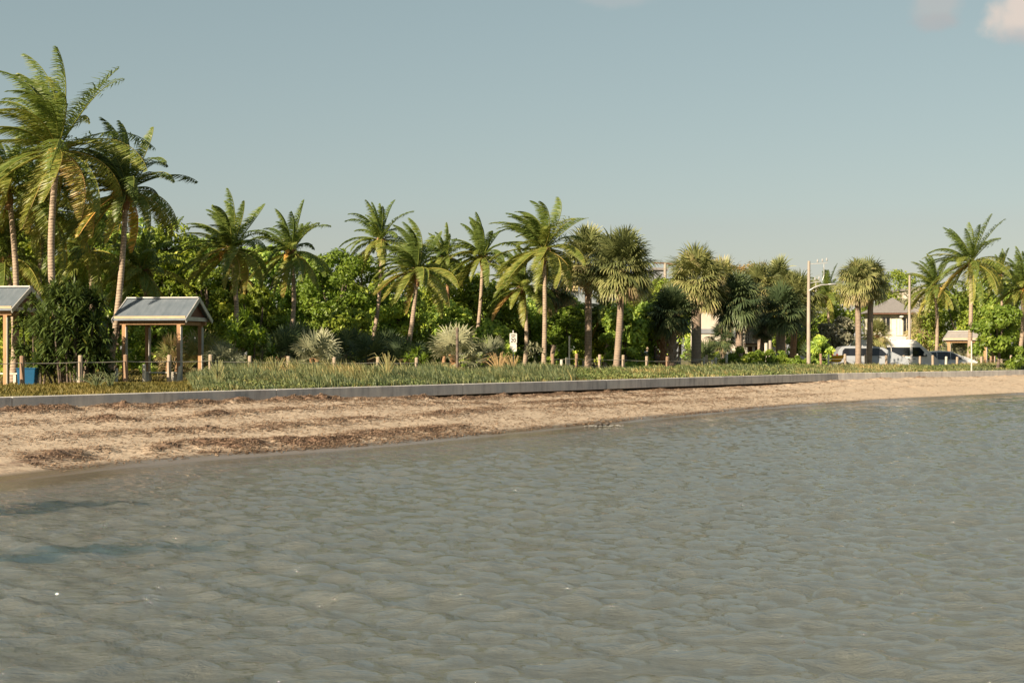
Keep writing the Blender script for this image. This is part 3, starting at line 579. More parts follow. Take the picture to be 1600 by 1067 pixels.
def leaves(mb, cen, rad3, n, size, c, r, shell=.45):
    """leaf clump: many small leaf faces through an ellipsoid, denser to the outside"""
    d = unit(r.normal(0, 1, (n, 3))); rr = (shell+(1-shell)*r.random((n, 1))**.6); pos = np.array(cen)+d*rr*np.array(rad3)
    nm = unit(d+r.normal(0, .75, (n, 3))+np.array([0, 0, .35])); a = unit(np.cross(nm, r.normal(0, 1, (n, 3)))+1e-6); b_ = np.cross(nm, a); s_ = (size*r.uniform(.6, 1.25, n))[:, None]
    V = np.stack([pos-a*s_*.62, pos-b_*s_*.30+nm*s_*.08, pos+a*s_*.62, pos+b_*s_*.30+nm*s_*.08], 1); I = np.arange(n)[:, None]*4
    mb.add(V.reshape(-1, 3), I+np.array([0, 1, 2, 3]), np.repeat(np.clip(c+r.normal(0, .13, n), 0, 1), 4))
def broad_tree(px, py, Y, rx, ry, label, seed, mat_='broad', name='broadleaf_tree', cat='tree', nclump=46, per=230, size=.20, group='broadleaf trees behind the palms', depth=.9, tone=.45, trunk=True, crownname='crown', low=-1.0, raw=False):
    """crown centre pixel (px,py) and half sizes rx, ry in pixels at distance Y; ry reaches down to the ground when low < -1"""
    Y = Y if raw else float(warp(px, Y)); r = np.random.default_rng(seed); c = at(px, py, Y); bz = lz(c.x, Y)-.05; root = empty(name, (c.x, Y, bz)); tag(root, label, cat, group)
    H = np.array([0, 0, c.z-bz]); A = rx*Y/F; Bz = ry*Y/F; mb = MB(); cl = []
    for i in range(nclump):
        d = unit(r.normal(0, 1, 3)); rr = r.uniform(.45, 1)**.6; p = d*rr*np.array([A*.86, A*.86*depth, Bz*.86]); 
        if low and i % 3 == 0: p[2] = r.uniform(.25, max(.6, H[2]))-H[2]; p[0] *= 1.15
        if p[2]+H[2] < .2: p[2] = .2-H[2]+r.uniform(0, .5)
        k = r.uniform(.20, .36); kr = min(A, Bz*1.4)*k; cl.append(p+H); leaves(mb, p+H, (kr*1.15, kr*1.15, kr*.85), int(per*r.uniform(.6, 1.2)), size*r.uniform(.85, 1.15), tone+r.normal(0, .10), r)
    if trunk:
        ms = MB(); tp = H+np.array([0, 0, -Bz*.45]); ms.tube(trunk_path((0, 0, 0), tp, .15, 7), np.linspace(.22, .13, 7)*max(.5, min(1.6, A/3)), 8)
        for p in [q_ for q_ in cl if q_[2] > tp[2]*.8][:9]: ms.tube([tp*.75, (tp*.75+p)/2+np.array([0, 0, -.15*A]), p], [.11*max(.5, min(1.4, A/3)), .06, .02], 5)
        ms.build('trunk', G['bark'], root, smooth=True)
    mb.build(crownname, G[mat_], root); return root
# ------------------------------------------------------------------ coconut palms
CP = coconut_palm
CP(90, 238, 54.6, 101, 158, 'tallest coconut palm, left of the picnic shelters, crown blown up and to one side', 101, nf=32, wind=.13, r0=.18, bow=-.35, cocos=2, upright=.15, mat_='coco', dry=.3)
CP(197, 300, 56.2, 168, 116, 'second tallest coconut palm, dark crown over the near picnic shelter roof', 102, nf=28, wind=.14, r0=.165, bow=.12, cocos=2, mat_='coco_dark', upright=.1)
CP(70, 335, 60, 58, 118, 'coconut palm with thin leaning trunk directly behind the tallest palm', 103, nf=26, wind=.10, r0=.15, bow=-.1, cocos=1)
CP(14, 300, 58, 20, 125, 'coconut palm at the left edge whose crown mixes with the tallest palm', 104, nf=26, wind=.08, r0=.16, cocos=1)
CP(8, 405, 60, 20, 90, 'short yellowish coconut palm above the partly hidden shelter roof', 105, nf=20, wind=.05, cocos=0, dry=.4)
CP(140, 395, 63, 132, 105, 'coconut palm filling the gap between the two tallest trunks', 106, nf=26, wind=.05, cocos=0)
CP(222, 425, 60, 228, 78, 'low young coconut palm arching right behind the near shelter roof', 107, nf=22, wind=.03, cocos=0, r0=.13)
CP(258, 395, 68, 262, 62, 'small coconut palm in the trees beyond the second tallest trunk', 121, nf=20, wind=.05, cocos=0, r0=.13)
CP(362, 392, 60, 363, 88, 'bushy coconut palm right of the near shelter with long yellow fronds hanging left', 108, nf=28, wind=.15, cocos=1, r0=.15, dry=.25)
CP(378, 440, 66, 374, 42, 'little coconut palm with thin pale trunk and orange dry sheath under the bushy palm', 109, nf=14, wind=.05, cocos=1, r0=.08, dry=.7)
CP(455, 396, 63, 438, 76, 'coconut palm with pinkish trunk curving up from dark palmettos, evenly spread crown', 110, nf=24, wind=.07, cocos=1, r0=.15, bow=.35)
CP(594, 378, 70, 570, 66, 'coconut palm with upright crown standing above the broadleaf trees, leaning trunk', 111, nf=20, wind=.05, cocos=0, r0=.15, upright=.25, bow=.3)
CP(652, 425, 64, 629, 82, 'leaning coconut palm with yellow left fronds and bright flower stalks', 112, nf=26, wind=.16, cocos=1, r0=.16, dry=.5, bow=.1)
CP(697, 405, 72, 691, 52, 'thin palm with straight reddish trunk between the leaning palms', 113, nf=20, wind=.06, cocos=0, r0=.13, trunkm='trunk_red')
CP(754, 402, 70, 735, 66, 'coconut palm with tuft-like crown and dark trunk left of the speed limit sign', 114, nf=24, wind=.10, cocos=0, r0=.14, upright=.15, bow=.15)
CP(850, 392, 66, 849, 92, 'tall slender coconut palm in the middle, crown swept left, pale straight trunk', 115, nf=28, wind=.17, cocos=1, r0=.16, bow=.06, upright=.12)
CP(817, 452, 68, 817, 72, 'coconut palm with drooping straw-yellow fronds right beside the speed limit sign', 116, nf=22, wind=.09, cocos=0, r0=.15, dry=.6)
CP(948, 488, 82, 940, 54, 'small coconut palm with orange frond between the two big cabbage palms', 117, nf=20, wind=.05, cocos=0, r0=.15, dry=.9)
CP(1010, 478, 92, 1007, 52, 'small pale coconut palm behind the right-hand big cabbage palm', 118, nf=20, wind=.06, cocos=0, r0=.14, dry=.3)
CP(1517, 412, 90, 1513, 76, 'tall coconut palm in front of the far shelter, wide yellow-green crown', 119, nf=26, wind=.07, cocos=2, r0=.20, bow=.1, dry=.3)
CP(1461, 450, 103, 1461, 56, 'coconut palm with golden fruit right of the grey-roofed house', 120, nf=24, wind=.09, cocos=2, r0=.19, dry=.2)
CP(1598, 452, 90, 1590, 64, 'coconut palm cut by the right edge of the view, orange fruit', 122, nf=24, wind=.08, cocos=1, r0=.2, dry=.2)
CP(1292, 462, 112, 1292, 46, 'distant upright coconut palm just behind the street lamp arm', 123, nf=20, wind=.03, cocos=0, r0=.16, upright=.2)
CP(1563, 430, 105, 1563, 45, 'distant coconut palm between the two right-hand coconut palms', 124, nf=18, wind=.06, cocos=0, r0=.16)
CP(1262, 520, 96, 1263, 42, 'low coconut palm with arching yellow fronds around the lamp pole', 125, nf=14, wind=.02, cocos=0, r0=.12, dry=.5)
# ------------------------------------------------------------------ fan palms
FP = fan_palm
FP(918, 410, 74, 918, 52, 'big cabbage palm with buff flower sprays on top, left of the roundest crown', 201, nf=56, skirt=.22, dry=.2, r0=.23, tone=.08)
FP(972, 420, 72, 962, 58, 'biggest round-crowned cabbage palm in the middle of the row', 202, nf=64, skirt=.22, dry=.18, r0=.20)
FP(868, 448, 76, 862, 44, 'dark cabbage palm with brown hanging skirt behind the tall slender palm', 203, nf=48, skirt=.55, mat_='fan_dark', dry=.2, r0=.20)
FP(1087, 440, 84, 1087, 52, 'large cabbage palm with pale full crown standing left of the cream house', 204, nf=60, skirt=.2, dry=.1, r0=.34, tone=.10)
FP(1050, 492, 80, 1050, 42, 'squat dark cabbage palm with lattice of old leaf bases on its trunk', 205, nf=50, mat_='fan_dark', skirt=.12, r0=.26, boots=True)
FP(1034, 505, 82, 1035, 26, 'short fan palm with orange trunk touching the squat dark palm', 206, nf=26, mat_='fan_dark', r0=.20, trunkm='trunk_red', boots=True)
FP(1153, 475, 84, 1155, 46, 'dark cabbage palm with drooping leaves in front of the cream house', 207, nf=52, mat_='fan_dark', skirt=.15, r0=.26, sag=.8)
FP(1191, 512, 88, 1186, 24, 'small dark fan palm on a thin trunk before the cream balcony', 208, nf=30, mat_='fan_dark', r0=.13, sag=.8)
FP(1221, 488, 86, 1219, 42, 'dark-skirted cabbage palm right of the cream balcony', 209, nf=48, mat_='fan_dark', skirt=.2, r0=.28)
FP(1243, 470, 89, 1236, 44, 'cabbage palm with orange trunk just left of the lamp pole', 210, nf=50, tone=.08, r0=.24, trunkm='trunk_red', skirt=.2)
FP(1128, 452, 93, 1130, 46, 'pale cabbage palm between the full crown and the dark drooping one', 211, nf=48, tone=.22, r0=.22, dry=.1)
FP(1187, 455, 94, 1187, 42, 'pale cabbage palm under the buff flowering tree', 212, nf=46, tone=.12, r0=.22)
FP(1216, 448, 96, 1216, 40, 'green cabbage palm behind the dark-skirted one', 213, nf=46, tone=.05, r0=.22)
FP(1339, 443, 82, 1341, 37, 'left twin of the cabbage palms in front of the white van, hanging tawny leaves', 214, nf=56, tone=.12, r0=.21, sag=.9, skirt=.3, dry=.08)
FP(1360, 442, 83, 1357, 36, 'right twin of the cabbage palms in front of the white van', 215, nf=56, tone=.07, r0=.21, sag=.9, skirt=.3, dry=.08)
FP(1370, 524, 90, 1369, 25, 'short orange-trunked fan palm between the van and the twin palms', 216, nf=34, tone=.14, r0=.26, trunkm='trunk_red', sag=.5)
FP(1352, 438, 122, 1352, 30, 'darker green cabbage palm behind the twin palms', 217, nf=40, tone=.02, r0=.2)
FP(1130, 530, 92, 1130, 26, 'dwarf dark fan palm at the foot of the cream house', 218, nf=26, mat_='fan_dark', r0=.15)
FP(1446, 518, 106, 1446, 34, 'young yellow-green fan palm in front of the grey-roofed house corner', 219, nf=34, tone=.24, r0=.15, mat_='fan')
# ------------------------------------------------------------------ palmettos and blade plants
PM = palmetto
PM(712, 60, 505, 46, 'large silvery palmetto around the grey stake', 301, tone=.15, nf=34)
PM(762, 62, 522, 36, 'silver-green palmetto left of the speed limit sign', 302, tone=.0, nf=24)
PM(492, 55, 510, 36, 'silver palmetto with brown dead leaves near the fence', 303, tone=.1, nf=28, dry=.25)
PM(520, 56, 540, 24, 'low silvery palmetto fan right of the one with dead leaves', 304, tone=.15, nf=16)
PM(318, 56, 512, 34, 'pale green palmetto right behind the near shelter corner post', 305, mat_='fan', tone=.2, nf=26)
PM(270, 58, 520, 30, 'tawny palmetto seen through the near shelter', 306, mat_='fan', tone=.34, nf=26, dry=.25)
PM(348, 54, 530, 30, 'grey-green palmetto between shelter and yellow-green yucca', 307, tone=-.05, nf=22)
PM(1493, 94, 525, 30, 'silver palmetto left of the far shelter', 308, tone=.12, nf=26)
PM(1520, 90, 545, 20, 'dry palmetto at the foot of the tall right-hand palm', 309, tone=.3, nf=18, dry=.25)
for px, Y, top, rad, lab, sd in ((575, 60, 520, 44, 'dark palmetto under the upright-crowned palm', 321), (545, 62, 508, 34, 'dark palmetto behind the low silvery fan', 322), (632, 60, 522, 40, 'dark palmetto at the foot of the leaning palm', 323),
        (440, 58, 508, 40, 'dark bluish palmetto at the foot of the pinkish curved trunk', 324), (600, 64, 512, 34, 'dark palmetto between two taller dark ones', 325), (980, 84, 530, 40, 'dark palmetto behind the fence under the round-crowned palm', 326), (1100, 90, 530, 34, 'dark palmetto left of the cream house', 327), (1275, 92, 530, 34, 'dark round bush right of the lamp pole', 328), (460, 62, 500, 36, 'dark green palmetto under the curved pinkish trunk, further back', 329)):
    PM(px, Y, top, rad, lab, sd, mat_='fan_dark', tone=.05, nf=34, group='dark palmettos in the undergrowth')
BB = blade_bush
BB(112, 52.4, 412, 70, 'huge dark screw pine thicket between the two shelters', 401, heads=120, nb=44, blen=.36, tone=.22, width=.035)
BB(58, 54.5, 440, 40, 'dark screw pine clump behind the left shelter post', 402, heads=50, nb=40, blen=.42, tone=.28, width=.04)
BB(158, 53.5, 475, 26, 'narrow dark screw pine beside the near shelter', 403, heads=34, nb=36, blen=.6, tone=.30, width=.035)
BB(390, 56, 475, 48, 'yellow-green yucca thicket right of the near shelter', 404, mat_='bright', heads=30, nb=36, blen=.42, tone=.32, cat='yucca', name='yucca', width=.035)
BB(655, 59, 535, 24, 'bright green strap-leaved plant between dark palmetto and silvery palmetto', 405, mat_='bright', heads=9, nb=36, blen=.6, tone=.45, cat='shrub', name='strap_leaf_shrub', width=.03)
BB(790, 62, 535, 28, 'leafy green shrub half hiding the sign', 406, mat_='bright', heads=12, nb=30, blen=.5, tone=.3, cat='shrub', name='strap_leaf_shrub', width=.03)
BB(1445, 108, 505, 34, 'yellowish shrub under the grey-roofed house', 407, mat_='bright', heads=16, nb=34, blen=.5, tone=.45, cat='shrub', name='strap_leaf_shrub', width=.04)
BB(835, 64, 530, 20, 'small buff shrub between the speed limit sign and the tall slender trunk', 408, mat_='silver', heads=9, nb=30, blen=.6, tone=.6, cat='shrub', name='strap_leaf_shrub', width=.03)
# ------------------------------------------------------------------ broadleaf trees
BT = broad_tree
TR = [(20, 420, 66, 70, 90, 'broad', 'dense tree behind the partly hidden left shelter'), (100, 410, 68, 60, 100, 'broad', 'yellow-green tree behind the huge screw pine'),
 (180, 400, 70, 60, 100, 'broad_deep', 'deep green tree behind the second tallest palm trunk'), (255, 410, 68, 62, 62, 'broad', 'sunlit tree over the near shelter roof'),
 (240, 500, 66, 46, 42, 'broad_deep', 'shady low tree seen through the near shelter'), (305, 420, 72, 50, 66, 'broad_deep', 'tree between the near shelter and the bushy coconut palm'),
 (330, 460, 66, 50, 60, 'broad', 'rounded tree under the long yellow fronds'), (410, 435, 72, 60, 62, 'broad_deep', 'tree between the bushy palm and the pinkish curved trunk'),
 (405, 490, 64, 42, 40, 'broad', 'low leafy tree behind the yucca thicket'), (520, 450, 70, 62, 66, 'bright', 'bright yellow-green tree right of the pinkish curved trunk'),
 (560, 440, 74, 50, 56, 'broad', 'tall leafy tree under the upright-crowned palm'), (480, 455, 74, 48, 60, 'broad_deep', 'dark leafy tree behind the pinkish curved trunk'),
 (545, 505, 66, 40, 30, 'broad', 'low brownish-green tree behind dark palmettos'), (610, 480, 72, 50, 56, 'broad_deep', 'shady tree behind the leaning palm'),
 (690, 460, 76, 60, 62, 'broad', 'leafy tree behind the reddish straight trunk'), (700, 500, 68, 40, 30, 'broad_deep', 'low tree over the large silvery palmetto'),
 (760, 480, 76, 52, 62, 'broad', 'leafy tree behind the tuft-crowned palm'), (830, 500, 80, 55, 50, 'broad_deep', 'shady tree behind the speed limit sign'),
 (885, 510, 74, 36, 34, 'bright', 'bright green tree low between the two big trunks'), (770, 525, 68, 34, 26, 'broad_deep', 'low dark tree left of the speed limit sign'),
 (940, 520, 90, 55, 42, 'broad_deep', 'dark tree behind the small palm with the orange frond'), (1010, 525, 98, 55, 40, 'broad_deep', 'dark tree behind the dark parked car'),
 (1005, 470, 110, 40, 46, 'broad', 'hazy green tree behind the small pale coconut palm'), (1060, 470, 112, 42, 44, 'broad', 'green tree beside the pale roofed building'),
 (1160, 445, 112, 56, 34, 'flower_leaf', 'buff flowering tree rising behind the cabbage palms'), (1225, 445, 108, 28, 32, 'broad', 'small dark-topped tree left of the utility pole'),
 (1250, 475, 118, 46, 40, 'broad', 'green tree behind the utility pole'), (1190, 470, 120, 60, 40, 'broad', 'low green tree behind the buff flowering one'),
 (1306, 522, 101, 32, 34, 'grey_leaf', 'silver-leaved buttonwood beside the minivan'), (1280, 545, 93, 22, 22, 'broad_deep', 'dark low bush beneath the silver-leaved tree'),
 (1330, 480, 120, 46, 40, 'broad', 'olive tree behind the silver-leaved one'), (1400, 455, 132, 44, 34, 'broad', 'olive tree behind the grey-roofed house'), (1440, 470, 136, 36, 34, 'grey_leaf', 'greyish tree right of the grey roof'),
 (1500, 490, 104, 62, 56, 'broad', 'big leafy sea grape left of the far shelter'), (1558, 508, 92, 40, 44, 'bright', 'bright green sea grape hanging over the far shelter'), (1480, 505, 110, 50, 46, 'broad', 'sea grape behind the golden-fruited palm'),
 (1545, 460, 116, 46, 38, 'broad_deep', 'dark tree behind the tall right-hand palm'), (1610, 500, 104, 46, 60, 'bright', 'bright leafy tree at the right edge'), (1560, 545, 108, 60, 26, 'broad_deep', 'shady thicket behind the far shelter posts'),
 (1425, 505, 116, 26, 34, 'broad', 'small tree at the right wall of the grey-roofed house'), (1090, 520, 108, 36, 40, 'broad_deep', 'dark tree at the left corner of the cream house'), (1265, 530, 104, 36, 36, 'broad_deep', 'dark tree behind the lamp pole base')]
for i, (px, py, Y, rx, ry, mt, lab) in enumerate(TR):
    far = Y > 85; area = (rx*Y/F)*(ry*Y/F)
    BT(px, py, Y, rx, ry, lab, 500+i, mat_=mt, nclump=int(30+area*5.0) if not far else int(26+area*2.6), per=220 if not far else 170, size=(.20 if not far else .26)*(.8 if mt == 'grey_leaf' else 1), depth=.8 if mt != 'grey_leaf' else .5, raw=mt == 'grey_leaf' or px in (1558, 1280))
UL = ['under the bushy coconut palm', 'behind the yucca thicket', 'beneath the curved pinkish trunk', 'left of the low silvery fan', 'behind the low silvery fan', 'behind the darkest palmettos', 'left of the leaning pale trunk', 'right of the leaning pale trunk',
      'behind the reddish straight trunk', 'behind the big silvery palmetto', 'left of the speed limit sign', 'right of the tall slender trunk', 'beyond the thin pale pole', 'under the twin big cabbage crowns', 'left of the squat dark palm', 'beyond the squat dark palm']
for i, w_ in enumerate(UL):
    px_ = 330+i*46; BT(px_, 512-14*(i % 3 == 0), 80+3*(i % 2), 36, 44, 'shady waist-to-roof-high thicket '+w_, 900+i, mat_=('broad_deep', 'broad', 'broad_deep')[i % 3], name='thicket', cat='thicket', nclump=60, per=200, size=.24, group='thickets at the back of the palms', crownname='foliage', tone=.5)
for i, w_ in enumerate(['at the far left behind the shelter roof', 'behind the tallest palm trunk', 'behind the huge screw pine', 'between screw pine and near shelter', 'seen through the near shelter', 'behind the right end of the near shelter']):
    BT(10+i*52, 490, 74+2*(i % 2), 42, 62, 'shady high thicket '+w_, 950+i, mat_=('broad', 'broad_deep')[i % 2], name='thicket', cat='thicket', nclump=76, per=200, size=.22, group='thickets at the back of the palms', crownname='foliage', tone=.5)
# bright shrubs on the verge
SH = [(1140, 84, 556, 17), (1158, 82, 550, 17), (1178, 81, 553, 18), (1200, 80.5, 552, 16), (1222, 80, 557, 16), (1243, 79.5, 562, 14), (1262, 79, 566, 12), (1215, 84, 549, 14), (1188, 84, 556, 14)]
SL = ['leftmost bright shrub of the row below the cream house', 'tall bright shrub under the brown-trimmed balcony', 'bright shrub in front of the balcony columns', 'bright shrub below the small dark fan palm', 'bright shrub below the dark-skirted palm', 'low bright shrub left of the lamp pole foot', 'lowest bright shrub, spilling right past the lamp pole foot', 'bright shrub tip behind the row, under the dark-skirted palm', 'bright shrub tip behind the row, before the columns']
for (px, Y, top, rad), lab in zip(SH, SL):
    zb = HZ+(CAM_Z-1.15)*F/Y; top -= 6; cy = (top+zb)/2
    BT(px, cy, Y, rad, (zb-top)/2*1.1, lab, 700+px, mat_='bright', name='leafy_shrub', cat='shrub', nclump=34, per=90, size=.17, group='bright leafy shrubs along the verge', trunk=True, crownname='foliage', tone=.55)
# ------------------------------------------------------------------ grass on the verge (nobody could count it)
def verge(n, u0, u1, d0, d1, r):
    s_ = r.uniform(u0, u1, n); P = along(WALL, np.sort(s_)); P = np.stack([np.interp(s_, np.sort(s_), P[:, 0]), np.interp(s_, np.sort(s_), P[:, 1])], 1)
    nx = np.interp(s_, base_s, Nin[:, 0]); ny = np.interp(s_, base_s, Nin[:, 1]); d = r.uniform(d0, d1, n); x = P[:, 0]+nx*d; y = P[:, 1]+ny*d
    return x, y, s_, d
def pxof(x, y): return 800+x*F/y
def blades(mb, x, y, h, c, r, lean=.45, wd=.014):
    n = len(x); z = landz(x, y); az = r.uniform(0, 6.28, n); ln = h*lean*r.uniform(.3, 1.3, n); dx = np.cos(az)*ln-.25*h; dy = np.sin(az)*ln; w = wd*r.uniform(.7, 1.4, n); sx = -np.sin(az); sy = np.cos(az); sx = np.where(np.abs(sx) < .5, .7, sx)
    V = np.zeros((n, 6, 3))
    for k, (f, hz, wk) in enumerate(((0, 0, 1), (.35, .62, .9), (1.0, .98, .12))):
        for j, q in enumerate((-1, 1)):
            V[:, k*2+j, 0] = x+dx*f+sx*w*wk*q; V[:, k*2+j, 1] = y+dy*f+sy*w*wk*q; V[:, k*2+j, 2] = z-.02+h*hz
    I = np.arange(n)[:, None]*6; mb.add(V.reshape(-1, 3), np.concatenate([I+np.array([0, 1, 3, 2]), I+np.array([2, 3, 5, 4])]), np.repeat(np.clip(c, 0, 1), 6))
rg = np.random.default_rng(77)
def prof(px, pts): return np.interp(px, [p[0] for p in pts], [p[1] for p in pts])
# height of the dune grass by place along the wall and by distance from it
def tallness(px, d, x, y):
    n = fbm(x*.55, y*.55, 3); far = prof(px, [(250, .10), (300, .55), (360, .62), (470, .60), (560, .54), (700, .58), (780, .52), (860, .38), (1000, .34), (1130, .42), (1300, .28), (1600, .25)])
    nearw = prof(px, [(250, .08), (300, .22), (360, .30), (500, .34), (700, .5), (800, .38), (1000, .32), (1200, .32), (1600, .2)])
    f = np.clip((d-1.0)/4.5, 0, 1); return (nearw*(1-f)+far*f)*(.15+1.7*n)*np.clip(.45+d*.5, .3, 1)
x, y, s_, d = verge(90000, s0-6, s0+42, .50, 8.6, rg); px = pxof(x, y); keep = (px > 285+30*fbm(x*.7, y*.7)) & (px < 900); x, y, d, px = x[keep], y[keep], d[keep], px[keep]
h = tallness(px, d, x, y)*rg.uniform(.55, 1.2, len(x)); c = .0+.85*fbm(x*.45+5, y*.45, 3)+rg.normal(0, .13, len(x))-.06*(d > 4)
mb = MB(); blades(mb, x, y, h, c, rg, .42, .016)
x, y, s_, d = verge(42000, s0+34, s2+26, .50, 8.5, rg); px = pxof(x, y); keep = (px > 880) & (px < 1680); x, y, d, px = x[keep], y[keep], d[keep], px[keep]
h = tallness(px, d, x, y)*rg.uniform(.55, 1.2, len(x)); c = .04+.85*fbm(x*.4+5, y*.4, 3)+rg.normal(0, .12, len(x)); blades(mb, x, y, h, c, rg, .5, .022)
tag(mb.build('dune_grass', G['dune']), 'blue-green and straw-coloured dune grass growing between seawall and fence', 'grass', kind='stuff')
x, y, s_, d = verge(90000, s0-16, s0+34, .46, 9.5, rg); px = pxof(x, y); keep = (px > -60) & (px < 320+40*fbm(x, y)) | (rg.random(len(x)) < .22) & (d < 2.2); x, y, d, px = x[keep], y[keep], d[keep], px[keep]
h = (.06+.16*fbm(x*1.1, y*1.1, 3)**1.2)*rg.uniform(.5, 1.3, len(x)); c = .30+.6*fbm(x*.6, y*.6, 3)+rg.normal(0, .12, len(x)); mb = MB(); blades(mb, x, y, h, c, rg, .8, .014)
x, y, s_, d = verge(26000, s0-14, s0+30, 9.5, 30, rg); h = rg.uniform(.05, .14, len(x)); blades(mb, x, y, h, .35+.4*rg.random(len(x)), rg, .8, .02)
tag(mb.build('turf_grass', G['turf']), 'short ochre turf grass along the left part of the seawall', 'grass', kind='stuff')
# ground cover: low leafy mats
mb = MB(); 
for k in range(1500):
    f = k/1500; x, y, s_, d = verge(1, s0+2, s2+20, .6, 8, rg); x = x[0]; y = y[0]; d = d[0]; px_ = pxof(x, y)
    if not (330 < px_ < 1640): continue
    if px_ < 700 and d > 5.5 and rg.random() < .6: continue
    n_ = float(fbm(np.array([x*.5]), np.array([y*.5]), 3)[0]); hh = (.16+.34*n_)*(1 if px_ < 1280 else .6)*(1.15 if d > 2 else .8); rr_ = rg.uniform(.30, .65)
    leaves(mb, (x, y, lz(x, y)+hh*.35), (rr_, rr_, hh*.7), 62, .085 if px_ < 800 else .11, float(np.clip(.22+.45*n_+rg.normal(0, .13), 0, 1)), rg, .3)
tag(mb.build('ground_cover', G['cover']), 'low mats of small-leaved ground cover spreading over the verge', 'ground cover', kind='stuff')
# single tall straw tufts
def tuft(px, Y, top, spread, label, c=.85, n=34, mat_='dune', name='grass_tuft'):
    x0 = (px-800)*Y/F; z0 = lz(x0, Y); h = (HZ-top)*Y/F+CAM_Z-z0; mb = MB(); r = rg; az = r.uniform(0, 6.28, n); el = r.uniform(.25, 1, n)
    V = []; 
    for i in range(n):
        hh = h*r.uniform(.6, 1.05); sp = spread*(1-el[i])*1.4+.08; q = np.array([math.cos(az[i])*sp, math.sin(az[i])*sp*.6, 0]); P = [np.zeros(3)+q*.08, q*.35+np.array([0, 0, hh*.6]), q*.8+np.array([-.05, 0, hh*.95]), q*1.25+np.array([-.1, 0, hh*.85])]
        mb.tube(P, [.012, .011, .009, .004], 3, col=float(np.clip(c+r.normal(0, .08), 0, 1)), cap=False)
    tag(mb.build(name, G[mat_], loc=(x0, Y, z0)), label, 'grass tuft', 'straw grass tufts on the verge')
for a_ in ((778, 66, 548, .7, 'arching straw-coloured grass tuft just left below the speed limit sign', .95), (800, 67, 553, .5, 'small straw grass tuft directly below the speed limit sign', .9), (605, 55.5, 550, .5, 'straw and green grass tuft near the dark palmettos', .6), (430, 52.5, 556, .5, 'grass tuft beneath the dark bluish palmetto', .55),
           (150, 47.2, 583, .5, 'green weed tuft in front of the dark screw pine', .3), (172, 47.6, 580, .4, 'green weed tuft between screw pine and shelter', .3), (340, 49.5, 560, .5, 'tall grass tuft right of the near shelter', .5), (395, 50.5, 563, .6, 'tall blue-green grass tuft left of the low fence post', .25)):
    tuft(*a_)
# ------------------------------------------------------------------ fence
def post(px, ytop, Y, label, h=1.1, w=.085, m_='post', name='fence_post', group='timber posts of the rope fence', cat='fence post', lean=0.0):
    x = (px-800)*Y/F; zt = CAM_Z-(ytop-HZ)*Y/F; zb = lz(x, Y)-.1; mb = MB(); H = zt-zb
    mb.tube([(0, 0, 0), (lean*.5, 0, H*.5), (lean, 0, H-.03), (lean, 0, H)], [w, w*.97, w*.95, w*.72], 10)
    o = mb.build(name, G[m_], loc=(x, Y, zb), smooth=False); tag(o, label, cat, group); return np.array([x+lean, Y, zt])
FPOST = [(-40, 557, 'post', 'fence post beyond the left edge'), (35, 556, 'post_red', 'reddish fence post in front of the blue bin'), (126, 555, 'post', 'fence post in front of the screw pine thicket'), (197, 554, 'post_red', 'fence post left of the near shelter left leg'),
    (264, 554.5, 'post', 'fence post between the two front legs of the near shelter'), (329, 554, 'post', 'fence post right of the near shelter in tall grass'), (390, 556, 'post', 'grey fence post top just above the blue-green grass'), (451, 556.5, 'post', 'fence post top under the silver palmetto'),
    (523, 558, 'post', 'fence post top by the low silvery palmetto fan'), (590, 557.5, 'post', 'fence post top before the dark palmettos'), (650, 558.5, 'post', 'fence post top under the bright strap-leaved plant'),
    (863, 553, 'post_red', 'reddish fence post right of the tall slender palm trunk'), (900.5, 552.5, 'post_red', 'fence post right of the thin sign pole'), (936.5, 554, 'post', 'grey fence post left of the leaning small trunk'), (973.5, 554.5, 'post', 'fence post right of the round-crowned palm trunk'),
    (1011, 556.5, 'post', 'fence post in front of the dark parked car'), (1042.5, 557, 'post_red', 'reddish fence post before the squat dark palm'), (1104, 554.5, 'post', 'fence post left of the bright shrub row'),
    (1283, 552.5, 'post_red', 'reddish fence post right of the lamp pole foot'), (1321, 553, 'post', 'fence post at the rear end of the minivan'), (1353, 554.5, 'post', 'fence post between the twin palm trunks'), (1385, 555, 'post', 'fence post before the minivan bonnet'),
    (1412, 555, 'post', 'fence post before the sliding door of the white van'), (1437, 556.5, 'post', 'fence post before the front wheel of the white van'), (1457.5, 555, 'post', 'fence post between white van and pale car'), (1478, 557, 'white_post', 'pale crooked fence post before the middle of the pale car'),
    (1495, 557.5, 'post', 'fence post before the bonnet of the pale car'), (1533, 557, 'post', 'fence post right of the white slim stake'), (1548.5, 556.5, 'post_red', 'thin fence post left of the far shelter leg'), (1565, 555.5, 'post', 'fence post right of the far shelter leg'), (1580, 555, 'post', 'fence post left of the right-edge palm'), (1595.5, 554.5, 'post_red', 'fence post at the right edge')]
tops = []
for px, yt, m_, lab in FPOST:
    if px < -50: continue
    Y = fenceY(px); w = .085 if px < 700 else .088
    tops.append((px, post(px, yt, Y, lab, w=w, m_=m_, lean=random.uniform(-.03, .03))))
def rope_run(sel, drop, label, sagk=.035, rad=.016, m_='rope', group='ropes of the fence', name='fence_rope'):
    pts = []
    for (pa, a_), (pb, b_) in zip(sel[:-1], sel[1:]):
        for k in range(8):
            f = k/8; p = a_*(1-f)+b_*f; p = p+np.array([0, -.09*min(1, 4*f*(1-f)+.99), -drop-4*f*(1-f)*sagk*np.linalg.norm(b_-a_)*.35]); pts.append(p)
    pts.append(sel[-1][1]+np.array([0, -.09, -drop])); mb = MB(); mb.tube(pts, rad, 6); o = mb.build(name, G[m_]); tag(o, label, 'rope', group)
